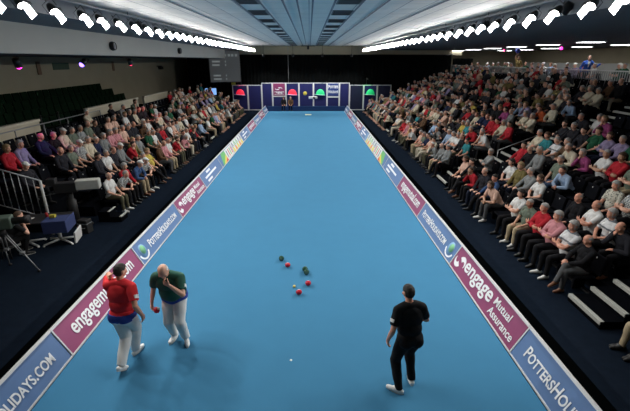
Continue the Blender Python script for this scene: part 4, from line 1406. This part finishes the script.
# ------------------------------------------------------------------ spectators
# each line: where the head shows, clothes, hair, (trousers), (pose)
RIGHT = """480,139 red short grey;484,142 grey bob grey;492,133 white short grey;500,131 red short dark;547,135 cream short grey;552,138 teal bob brown;558,139 striped short grey
524,146 red short dark;531,145 black thin grey;517,158 white bob dark;525,158 olive bob fair;532,161 grey short grey;541,166 white bob brown black 6;473,166 black short dark;477,171 red short brown black
483,175 dark thin grey;487,180 blue short dark;492,185 peach bob brown;434,142 peach bob dark cream 3;446,150 grey thin grey tan 0;451,154 grey short grey black 5;466,164 peach bob brown black 0;467,145 black thin brown olive 0
456,140 white short grey;462,142 white bob grey;470,137 teal short dark;417,138 white thin grey black 2;424,139 peach short grey tan;440,136 grey short white;563,158 grey-green short grey denim 0;575,160 pale short dark black 2
612,154 white short grey black 1;624,161 red bob brown black 1;584,137 cream short grey;594,136 dark short dark;610,135 lilac bob brown;563,139 brown short grey;568,146 dark short dark
519,197 white bob dark black 1;525,202 grey-green short grey tan 0;547,213 red short grey black 1;557,222 pink bob grey black 1;572,235 striped bob grey black 1;585,243 black thin grey grey 3
580,187 black thin grey black 0;589,209 white thin grey black 1;601,218 striped bob grey black 6;617,232 dark thin brown black 4;626,190 patterned bob grey black 0;628,215 check bob fair black 1
607,92 cream short grey;613,95 cream bob grey;587,99 pale short grey;595,100 dark short grey;565,103 cream bob grey;554,105 cream short grey;575,107 dark short grey;549,113 orange bob brown;620,115 magenta bob fair;609,118 white short grey
588,118 dark short grey;594,122 green bob brown;568,128 dark short grey;613,128 lilac short grey;587,133 magenta bob grey;548,137 grey short grey;481,108 yellow bob fair;501,124 cream short grey;514,127 red short dark;491,128 white short grey
500,133 red bob dark;533,119 cream short grey black 1;538,120 cream bob grey black 1;526,108 pale short grey;511,107 magenta bob dark;469,133 teal bob grey;460,134 pale short white;466,124 yellow short grey;455,110 cream short grey;470,115 red short dark
392,127 red bob dark;386,122 white bob white;400,127 white short grey;372,112 pink bob brown;378,113 cream short grey;410,100 white short grey;421,100 white bob grey;433,83 red short grey;426,88 yellow bob grey;405,130 red short dark
389,101 pink bob fair;414,112 grey short grey;427,106 cream short grey;443,128 grey short grey;436,131 pale bob grey;452,124 cream short grey;408,122 red short grey;398,104 peach bob brown"""
LEFT = """107,174 white thin grey olive 0;102,162 white short grey black 0;108,159 dark thin brown black 0;80,152 check cap white black 0;87,151 cream short grey black 0;116,172 check short grey black 2;121,168 red bob grey black 0;128,164 blue cap white tan 2
134,163 check cap white black 2;139,160 white short grey black 3;148,154 yellow bob fair black 5;115,154 grey cap white black 0;125,151 red short dark black 4;22,139 lilac bob grey black 0;48,145 navy thin grey black 5;62,142 dark thin grey black 0
69,139 grey-green short grey black 0;77,138 check short grey black 0;84,136 grey-green thin grey black 0;12,166 dark cap white black 0;4,161 red bob fair black 0;117,105 grey short grey denim 2;132,108 cream short grey black 0;92,119 black short brown black 0
93,132 navy short white black 0;114,125 pink bob grey black 1;120,126 peach short grey grey 0;83,135 grey-green short grey black 0;110,139 pink bob grey grey 6;127,122 dark short grey black 0;130,131 dark thin grey black 0;136,131 grey short grey grey 0
148,137 green short grey black 0;153,137 white short grey black 0;161,145 pink thin grey tan 0;97,144 grey bob grey cream 0;125,149 olive short fair tan 0;130,146 brown thin grey black 2;144,112 dark short grey black 0;155,120 cream bob grey black 0
160,121 cream short grey black 0;153,111 white cap white black 0;167,128 white thin grey tan 0;174,134 cream short grey black 0;169,141 white short grey black 0;177,143 pink bob grey black 2;192,130 red short grey black 3;184,118 white short grey tan 0
203,110 red bob fair black 6;212,112 green short grey black 0;209,109 white cap white black 0;187,104 red bob dark black 0;194,101 brown short grey black 0;216,117 peach bob fair tan 0;199,122 pale short grey black 0;206,128 white short grey tan 0;73,146 cream cap white black 0"""
seat_free = {}
for s in SEATS:
    seat_free[s] = True
ROWS = {}
for s in SEATS:
    ROWS.setdefault((s[0], s[1]), []).append(s)
for v_ in ROWS.values():
    v_.sort(key=lambda s: s[2])
cth, sth, cyw, syw = math.cos(R(PITCH)), math.sin(R(PITCH)), math.cos(R(YAW)), math.sin(R(YAW))

def find_seat(side, px, py):
    best = None
    k0 = (px - 315) / FPX
    for k in range(NR if side > 0 else NL):
        z = RISE * k + 1.2
        X = row_x(side, k) + side * .08
        d = (X * cyw - k0 * (H_CAM - z) * sth) / (k0 * cth + syw)
        if d < 2: continue
        ppy = 205.5 + FPX * math.tan(math.atan((H_CAM - z) / d) - R(PITCH))
        for s in ROWS[(side, k)]:
            if seat_free[s] and abs(s[2] - d) < 1.3:
                sc = abs(ppy - py) + abs(s[2] - d) * 400 / d / 2.2 * .6
                if best is None or sc < best[0]:
                    best = (sc, s)
    return best[1] if best else None

PEOPLE = []   # (seat, shirt, hair, hcol, trousers, pose)
for side, txt in ((1, RIGHT), (-1, LEFT)):
    for part in txt.replace('\n', ';').split(';'):
        w = part.split()
        px, py = map(float, w[0].split(','))
        shirt = {'pale': 'pale blue'}.get(w[1], w[1])
        s = find_seat(side, px, py)
        if s is None: continue
        seat_free[s] = False
        tr = w[4] if len(w) > 4 else random.choice(['black', 'black', 'navy', 'grey'])
        ps = int(w[5]) if len(w) > 5 else random.choice([0, 0, 1, 2, 3, 4, 5, 6])
        PEOPLE.append((s, shirt, w[2], w[3], tr, ps))
for k, y, shirt, h, hc, tr, ps in [(0, 5.8, 'white', 'thin', 'grey', 'black', 4), (0, 5.2, 'dark', 'short', 'grey', 'tan', 0), (1, 5.7, 'grey', 'bob', 'grey', 'black', 0)]:
    s = min(ROWS[(1, k)], key=lambda q: abs(q[2] - y))
    seat_free[s] = False
    PEOPLE.append((s, shirt, h, hc, tr, ps))
rs = random.Random(5)
PAL = ['white'] * 6 + ['cream'] * 6 + ['grey'] * 4 + ['dark'] * 5 + ['black'] * 4 + ['pale blue'] * 3 + ['red'] * 3 + ['pink'] * 3 + ['peach'] * 3 + ['navy'] * 2 + ['check'] * 2 + ['grey-green'] * 2 + ['teal', 'olive', 'yellow', 'green', 'brown', 'lilac', 'patterned', 'blue', 'brown']
PALD = ['dark'] * 4 + ['black'] * 4 + ['grey', 'navy', 'brown', 'grey-green', 'green', 'olive', 'lilac', 'red']
for s in SEATS:
    if not seat_free[s]: continue
    side, k, y = s
    if side < 0 and y < 12: continue
    if side > 0:
        p = .0 if y < 8 else (.0 if y < 15 and k < 3 else (.26 if y < 16 else (.80 if k < 8 else .76)))
        pal = PALD if y < 16 or rs.random() < .36 + .05 * k else PAL  # higher rows draw darker clothes, standing in for dimmer light up there
    else:
        p = .0 if y < 13 else (.30 if y < 18 else .82)
        if k == 4: p *= .35
        pal = PALD if y < 18 or rs.random() < .2 else PAL
    if rs.random() < p:
        seat_free[s] = False
        h = rs.choices(['short', 'thin', 'bob', 'cap'], [5, 3, 5, .5])[0]
        hc = {'short': ['grey', 'grey', 'white', 'dark', 'brown'], 'thin': ['grey', 'white', 'brown'], 'bob': ['grey', 'white', 'brown', 'dark', 'fair'], 'cap': ['white']}[h]
        PEOPLE.append((s, rs.choice(pal), h, rs.choice(hc), rs.choice(['black', 'black', 'navy', 'grey', 'grey', 'tan', 'olive', 'cream']), rs.choice([0, 0, 0, 1, 1, 2, 3, 4, 5, 6, 6])))

def cam_dist(s):
    side, k, y = s
    return (V((row_x(side, k), y, RISE * k + 1)) - V((0, 0, H_CAM))).length
PEOPLE.sort(key=lambda p: cam_dist(p[0]))
# where each one sits, counted along the row from the near end
COUNT = {}
for key, row in ROWS.items():
    n = 0
    for s in row:
        if not seat_free[s]:
            n += 1
            COUNT[s] = n
NMAX = 290
SMALL = []
for i, (s, shirt, h, hc, tr, ps) in enumerate(PEOPLE):
    side, k, y = s
    sc = rs.uniform(.94, 1.04)
    turn = rs.uniform(-3, 14) if y > 9 else rs.uniform(-4, 6)
    M = Matrix.Translation((row_x(side, k) + side * .02, y, RISE * k)) @ Matrix.Rotation(R(90 + turn if side > 0 else -90 - turn), 4, 'Z') @ Matrix.Diagonal((sc * rs.uniform(.96, 1.06), sc, sc, 1))
    if i < NMAX:
        shoe = 'black'
        if rs.random() < .12: shoe = 'white'
        if abs(y - 6.9) < .9 or rs.random() < .1: shoe = 'brown'
        o = spectator(ps, M, shirt, tr, h, hc, rs.choice([0, 0, 0, 1, 1, 2]), shoe)
        hw = HAIRW.get((h, hc), 'grey-haired')
        tag(o, f'{hw} spectator in {SHIRT[shirt][1]}, {ordinal(COUNT[s])} from near end, {ordinal(k + 1)} row, {"right" if side > 0 else "left"} stand', 'person',
            f'spectators in the {"right" if side > 0 else "left"} stand')
    else:
        SMALL.append((M, ps, shirt, h, hc, tr))

# the small figures of the far rows, beyond the three hundred largest
def low_parts():
    out = []
    for F in FIG:
        parts = []
        for key, me, r in (('skin', F['body'], .028), ('shirt', F['shirt']['long'], .03), ('trousers', F['trousers'], .03), ('hair', F['hair']['short'], .08), ('hair2', F['hair']['bob'], .08)):
            d = decimate(me, r)
            co = np.zeros(len(d.vertices) * 3); d.vertices.foreach_get('co', co)
            parts.append((key, co.reshape(-1, 3), [tuple(p.vertices) for p in d.polygons]))
        out.append(parts)
    return out
if SMALL:
    LP = low_parts()
    vs, fs, mi, ms, mid = [], [], [], [], {}
    def slot(m):
        if m.name not in mid:
            mid[m.name] = len(ms); ms.append(m)
        return mid[m.name]
    base = 0
    for M, ps, shirt, h, hc, tr in SMALL:
        Mn = np.array(M)
        for key, co, faces in LP[ps]:
            if key == 'hair' and h == 'bob' or key == 'hair2' and h != 'bob': continue
            m = slot(M_skin[0] if key == 'skin' else cloth_mat(shirt) if key == 'shirt' else M_tr[tr] if key == 'trousers' else M_capw if h == 'cap' else M_hair[hc])
            vs.append(co @ Mn[:3, :3].T + Mn[:3, 3])
            fs += [tuple(v + base for v in f) for f in faces]
            mi += [m] * len(faces)
            base += len(co)
    me = bpy.data.meshes.new('crowd')
    me.from_pydata(np.concatenate(vs).tolist(), [], fs)
    for m in ms: me.materials.append(m)
    me.polygons.foreach_set('material_index', mi)
    me.polygons.foreach_set('use_smooth', [True] * len(fs))
    o = link('crowd', me)
    o['kind'] = 'stuff'
    o['label'] = 'tiny far spectators filling the furthest seats of both stands'
    o['category'] = 'crowd'
print('PEOPLE', len(PEOPLE), 'small', len(SMALL))
# ------------------------------------------------------------------ players and other single people
def patch(F, side, name, mat_, parent, off, r=.05, along=.55):
    J = F['J']; me = F['body']
    c = J['sh' + side].lerp(J['el' + side], along)
    out = J['T2'].to_3x3() @ V((-1 if side == 'L' else 1, -.35, .1))
    C = face_centers(me)
    n = np.zeros(len(me.polygons) * 3); me.polygons.foreach_get('normal', n); n = n.reshape(-1, 3)
    mask = (np.linalg.norm(C - np.array(c), axis=1) < r + .035) & (n @ np.array(out.normalized()) >.80)
    ax = np.array((J['elL' if side == 'L' else 'elR'] - J['shL' if side == 'L' else 'shR']).normalized())
    mask &= np.abs((C - np.array(c)) @ ax) < r * .8
    return link(name, set_and(shell(me, mask, off, name, smooth=0), [mat_]), parent)

def set_and(me, ms):
    set_mats(me, ms)
    return me

def band(F, P, z0, z1, off, name, m, parent):
    me = F['body']; C = face_centers(me); tg, tt = F['b'].classify(C)
    Ti = np.array(F['J']['T'].inverted()); q = C @ Ti[:3, :3].T + Ti[:3, 3]
    mask = np.isin(tg, ['torso', 'pelvis']) & (q[:, 2] > z0) & (q[:, 2] < z1)
    return link(name, set_and(shell(me, mask, off, name, noise=.003), [m]), parent)

def collar(F, off, m, parent):
    me = F['body']; C = face_centers(me); tg, tt = F['b'].classify(C)
    Ti = np.array(F['J']['T2'].inverted()); q = C @ Ti[:3, :3].T + Ti[:3, 3]
    mask = np.isin(tg, ['torso', 'neck']) & (q[:, 2] > .525) & (q[:, 2] < .565) & (np.abs(q[:, 0]) < .085)
    return link('collar', set_and(shell(me, mask, off, 'collar', smooth=1), [m]), parent)

def player(name, P, M, label, shirt_m, trouser_m, shoe_m, hair, hair_m, skin, voxel=.0072, cat='person', group=None, sleeve='short', coll=None):
    F = finish_figure(P, voxel, 5, (sleeve,), (hair,))
    set_mats(F['body'], [skin, M_eye, M_lip, M_brow])
    o = link(name, F['body'], M=M)
    tag(o, label, cat, group)
    link('shirt', set_and(F['shirt'][sleeve], [shirt_m]), o)
    link('trousers', set_and(F['trousers'], [trouser_m]), o)
    for sm_, s in zip(F['shoes'], 'lr'):
        sh = link('shoe', set_and(sm_, [shoe_m]), o)
        m = MB()
        an = F['J']['an' + s]; leg = P[s]
        A = Matrix.Translation(an) @ rotM(rz=leg.get('foot_yaw', 0) + P.get('yaw', 0) * leg.get('follow', 1)) @ rotM(leg.get('foot_pitch', 0), 0, 0)
        m.poly([(.038 * math.sin(a) * (1.0 + .12 * math.cos(a)), .062 - .142 * math.cos(a)) for a in [2 * math.pi * i / 24 for i in range(24)]], .014, A @ Matrix.Translation((0, 0, -.0855)))
        m.build('sole', mat('pale sole', (.5, .5, .47), .7), sh)
    link('hair', set_and(F['hair'][hair], [hair_m]), o)
    if coll: collar(F, .02, coll, o)
    return o, F

CARP = .05
M_redshirt = mat('red polo cloth', (.72, .018, .026), .85, noise=.10, nscale=7)
M_greenshirt = mat('dark green polo cloth', (.012, .085, .055), .85, noise=.15, nscale=7)
M_blackshirt = mat('black polo cloth', (.008, .008, .009), .85, noise=.15, nscale=7, spec=.2)
M_blacktr = mat('black trouser cloth', (.007, .007, .008), .9, noise=.15, nscale=7, spec=.2)
M_whitetr = mat('white trouser cloth', (.68, .68, .66), .85, noise=.05, nscale=7)
M_whiteshoe = mat('white shoe leather', (.74, .74, .72), .5)
M_bluehem = mat('blue hem cloth', (.02, .05, .28), .85)

# man in red, walking away, left hand raised to his ear
P = dict(pelvis=(0, .02, .915), lean=4, hunch=6, head_pitch=6, head_yaw=-14, hem=-.05, girth=1.12, belly=.02, shirt_off=.026, trouser_off=.034, shoulder=.19, shirt_smooth=9,
         L=dict(wrist=(-.175, .13, 1.46), hint=(-.6, .0, -1), dir=(.35, -.15, 1), palm=(1, -.1, -.2), thumb=-1, curl=.5),
         R=dict(wrist=(.33, .02, .90), hint=(.35, -1, .1), dir=(-.05, .25, -1), palm=(-1, 0, 0), thumb=1, curl=.5),
         l=dict(ankle=(.0, -.24, .135), hint=(0, 1, .1), foot_yaw=-4, foot_pitch=-34), r=dict(ankle=(-.02, .19, .085), hint=(0, 1, .1), foot_yaw=-8))
M = Matrix.Translation((-2.95, 5.34, CARP)) @ Matrix.Rotation(R(-8), 4, 'Z')
o, F = player('bowls_player', P, M, 'dark-haired man in red polo and white trousers walking away, hand at ear', M_redshirt, M_whitetr, M_whiteshoe, 'short', M_hair['dark'], M_skin[1], coll=M_redshirt)
band(F, P, -.07, .035, .039, 'hem_band', M_bluehem, o)
patch(F, 'R', 'sleeve_badge', M_white, o, .033, .034, .55)

# bald man in green, facing the camera with bowed head, hand at mouth
P = dict(pelvis=(0, -.03, .915), lean=12, hunch=15, head_pitch=34, head_yaw=8, hem=-.05, girth=1.18, belly=.045, shoulder=.195, shirt_off=.030, shirt_smooth=9, trouser_off=.034,
         L=dict(wrist=(-.10, .34, 1.315), hint=(-1, .1, -1), dir=(.85, -.05, .5), palm=(0, -1, .25), thumb=1, curl=.75),
         R=dict(wrist=(.33, .13, .83), hint=(.4, -1, .1), dir=(-.05, .15, -1), palm=(-1, .1, 0), thumb=1, curl=.75),
         l=dict(ankle=(-.13, .02, .085), hint=(0, 1, .1), foot_yaw=22), r=dict(ankle=(.10, -.06, .085), hint=(0, 1, .1), foot_yaw=-10))
P['L']['thumb'] = -1
M = Matrix.Translation((-2.31, 5.86, CARP)) @ Matrix.Rotation(R(178), 4, 'Z')
o, F = player('bowls_player', P, M, 'bald man in dark green polo and white trousers, bowed head, holding a bowl', M_greenshirt, M_whitetr, M_whiteshoe, 'thin', M_hair['white'], M_skin[0], coll=M_greenshirt)
band(F, P, -.07, .03, .039, 'hem_band', M_bluehem, o)
patch(F, 'L', 'sleeve_badge', M_white, o, .033, .034, .55)
wr, fd, pn = F['J']['handR']
c = M @ (wr + fd * .105 + pn * .072)
m = bowl_mesh('b', None, .056)
t = thing('lawn_bowl', 'red bowl held low in the hand of the bald man in green', 'bowl', M=Matrix.Translation(c) @ Matrix.Rotation(R(50), 4, 'Y'))
m.build('bowl_body', [M_bowlred, M_disc_glint], t)

# umpire in black, back to the camera
P = dict(pelvis=(0, 0, .925), lean=3, hunch=7, head_pitch=10, head_yaw=6, hem=-.06, girth=1.08, belly=.02, shirt_off=.024, trouser_off=.026, shirt_smooth=8, hipside=0, side=-2,
         L=dict(wrist=(-.31, .07, .86), hint=(-.35, -1, 0), dir=(.03, .15, -1), palm=(1, 0, 0), thumb=-1, curl=.55),
         R=dict(wrist=(.13, .30, 1.07), hint=(.9, -.7, -.3), dir=(-.9, .3, .1), palm=(0, -1, 0), thumb=1, curl=.4),
         l=dict(ankle=(-.15, -.10, .085), hint=(-.3, 1, .1), foot_yaw=46), r=dict(ankle=(.12, .05, .085), hint=(0, 1, .1), foot_yaw=-8))
M = Matrix.Translation((1.43, 4.75, CARP)) @ Matrix.Rotation(R(10), 4, 'Z') @ Matrix.Scale(.975, 4)
o, F = player('umpire', P, M, 'dark-haired man all in black with white shoes standing alone on the carpet', M_blackshirt, M_blacktr, M_whiteshoe, 'short', M_hair['dark'], M_skin[1], coll=M_blackshirt)
patch(F, 'L', 'sleeve_badge', M_white, o, .030, .028, .5)

# ---- crouched operator by the media table
P = seated(pelvis=(0, 0, .44), lean=24, hunch=16, head_pitch=8, L=dict(wrist=(-.10, .40, .80), thumb=-1), R=dict(wrist=(.10, .42, .80), thumb=1),
           l=dict(ankle=(-.16, .34, .085)), r=dict(ankle=(.16, .30, .085)))
M = Matrix.Translation((-7.6, 9.2, 0)) @ Matrix.Rotation(R(-42), 4, 'Z')
player('camera_operator', P, M, 'person in black with bare forearms sitting low at the media table', M_blackshirt, M_blacktr, M_shoe['black'], 'short', M_hair['brown'], M_skin[0], voxel=.0105)

# ---- standing man in a blue jacket on the terrace, arm stretched out
P = dict(pelvis=(0, 0, .925), lean=4, hunch=6, head_pitch=6, head_yaw=-6, hem=-.14, girth=1.05, shirt_off=.024,
         L=dict(wrist=(-.27, .12, .90), hint=(-.4, -1, 0), palm=(1, 0, 0), thumb=-1), R=dict(wrist=(.50, .30, 1.30), hint=(.3, -.3, -1), dir=(.8, .5, .0), palm=(0, .3, -1), thumb=1, curl=.2),
         l=dict(ankle=(-.11, 0, .085)), r=dict(ankle=(.11, .04, .085)))
M = Matrix.Translation((XT + .75, 22.6, 3.2)) @ Matrix.Rotation(R(165), 4, 'Z')
P['R'], P['L'] = dict(P['R'], wrist=(.27, .12, .90), dir=None, hint=(.4, -1, 0), palm=(-1, 0, 0)), dict(P['L'], wrist=(-.52, .28, 1.30), dir=(-.8, .5, 0), hint=(-.3, -.3, -1), palm=(0, .3, -1))
o, F = player('standing_man', P, M, 'man in bright blue jacket standing on the upper right terrace, arm stretched out', mat('bright blue jacket', (.02, .09, .42), .8), M_tr['navy'], M_shoe['black'], 'short', M_hair['brown'], M_skin[0], voxel=.0105, sleeve='long')
me = F['body']; C = face_centers(me); tg, tt = F['b'].classify(C); Ti = np.array(F['J']['T2'].inverted()); q = C @ Ti[:3, :3].T + Ti[:3, 3]
link('shirt_front', set_and(shell(me, (tg == 'torso') & (np.abs(q[:, 0]) < .012 + .16 * np.clip(q[:, 2] - .22, 0, .3)) & (q[:, 1] > 0) & (q[:, 2] > .22) & (q[:, 2] < .52), .03, 'shirt_front'), [M_white]), o)
# ---- figure in ochre holding up a blue ball
P = dict(pelvis=(0, 0, .925), lean=2, hunch=4, head_pitch=0, hem=-.06, girth=1.05,
         L=dict(wrist=(-.24, .12, .90), hint=(-.4, -1, 0), palm=(1, 0, 0), thumb=-1), R=dict(wrist=(.10, .12, 1.86), hint=(1, .2, .2), dir=(0, 0, 1), palm=(0, 1, .4), thumb=-1, curl=.4),
         l=dict(ankle=(-.11, 0, .085)), r=dict(ankle=(.11, .02, .085)))
M = Matrix.Translation((XT + .8, 30.2, 3.2)) @ Matrix.Rotation(R(120), 4, 'Z')
o, F = player('standing_figure', P, M, 'person in ochre top holding a blue ball overhead on the upper right terrace', mat('ochre cloth', (.34, .24, .08), .85), M_tr['olive'], M_shoe['brown'], 'short', M_hair['brown'], M_skin[0], voxel=.0105)
wr, fd, pn = F['J']['handR']
c = M @ (wr + fd * .09 + pn * .05 + V((0, 0, .14)))
m = MB(); m.lathe([(0, -.17)] + [(.17 * math.cos(R(a)), .17 * math.sin(R(a))) for a in range(-80, 81, 10)] + [(0, .17)], 20)
ob = m.build('ball', mat('blue ball', (.03, .06, .40), .5), loc=c); tag(ob, 'blue ball held overhead by the person in ochre', 'ball')

# ---- guests seated along the terrace behind the slatted screen
def chair_mesh():
    m = MB()
    m.box((-.22, -.20, .36), (.22, .22, .42), bevel=.02)
    m.box((-.22, -.27, .46), (.22, -.23, .84), bevel=.015)
    for x in (-.19, .19):
        m.tube([(x, .19, 0), (x, .19, .38)], .013, 6)
        m.tube([(x, -.19, 0), (x, -.22, .4), (x, -.25, .8)], .013, 6)
    bmesh.ops.recalc_face_normals(m.bm, faces=m.bm.faces)
    me = bpy.data.meshes.new('chair'); m.bm.to_mesh(me); m.bm.free(); me.materials.append(M_seat)
    return me
MEC = chair_mesh()
r2 = random.Random(3)
for i in range(26):
    y = 18.6 + i * .82 + r2.uniform(-.1, .1)
    x = XT + .75 + (i % 2) * .95
    if abs(y - 22.6) < .55 or abs(y - 30.2) < .5: continue
    sh = r2.choice(['white', 'cream', 'check', 'pale blue', 'grey', 'white', 'lilac', 'pink', 'green'])
    a = r2.uniform(70, 120)
    Mx = Matrix.Translation((x, y, 3.2)) @ Matrix.Rotation(R(a), 4, 'Z')
    c = link('chair', MEC, M=Mx); tag(c, f'plain dark chair under a terrace guest, {ordinal(i + 1)} along the slatted screen', 'chair', 'terrace chairs')
    h = r2.choice(['short', 'bob', 'thin', 'cap']); hc = 'white' if h == 'cap' else r2.choice(['grey', 'white', 'grey', 'brown'])
    o = spectator(r2.choice([0, 1, 4, 6]), Mx, sh, 'grey', h, hc, 0, name='terrace_guest')
    tag(o, f'{HAIRW.get((h, hc), "grey-haired")} guest in {SHIRT[sh][1]} seated behind the terrace screen, {ordinal(i + 1)} from near end', 'person', 'guests on the terrace')

# ---- two people sitting behind the end board in front of the booth
for i, (px, sh, hair, hc, lab) in enumerate([(283.5, 'black', 'bob', 'dark', 'dark-haired person seated behind the end board under the magenta sign'), (290.5, 'brown', 'short', 'grey', 'grey-haired person seated behind the end board before the red dome')]):
    Mx = Matrix.Translation((bx(px, 40.1), 40.15, 0)) @ Matrix.Rotation(R(180), 4, 'Z')
    c = link('chair', MEC, M=Mx); tag(c, 'dark chair behind the end board, ' + ('left of two' if i == 0 else 'right of two'), 'chair')
    o = spectator(0, Mx, sh, 'black', hair, hc, 1, name='official'); tag(o, lab, 'person')

# ------------------------------------------------------------------ world and view
w = bpy.data.worlds.new('world'); SC.world = w
w.use_nodes = True
w.node_tree.nodes['Background'].inputs[0].default_value = (.02, .022, .025, 1)
w.node_tree.nodes['Background'].inputs[1].default_value = 1.0
SC.view_settings.view_transform = 'Standard'
SC.view_settings.look = 'None'
SC.view_settings.gamma = 1
SC.view_settings.use_curve_mapping = False
SC.view_settings.exposure = 0.28
SC.cycles.max_bounces = 6
SC.cycles.diffuse_bounces = 4
SC.cycles.glossy_bounces = 3
SC.cycles.sample_clamp_indirect = 6
SC.cycles.caustics_reflective = False
SC.cycles.caustics_refractive = False
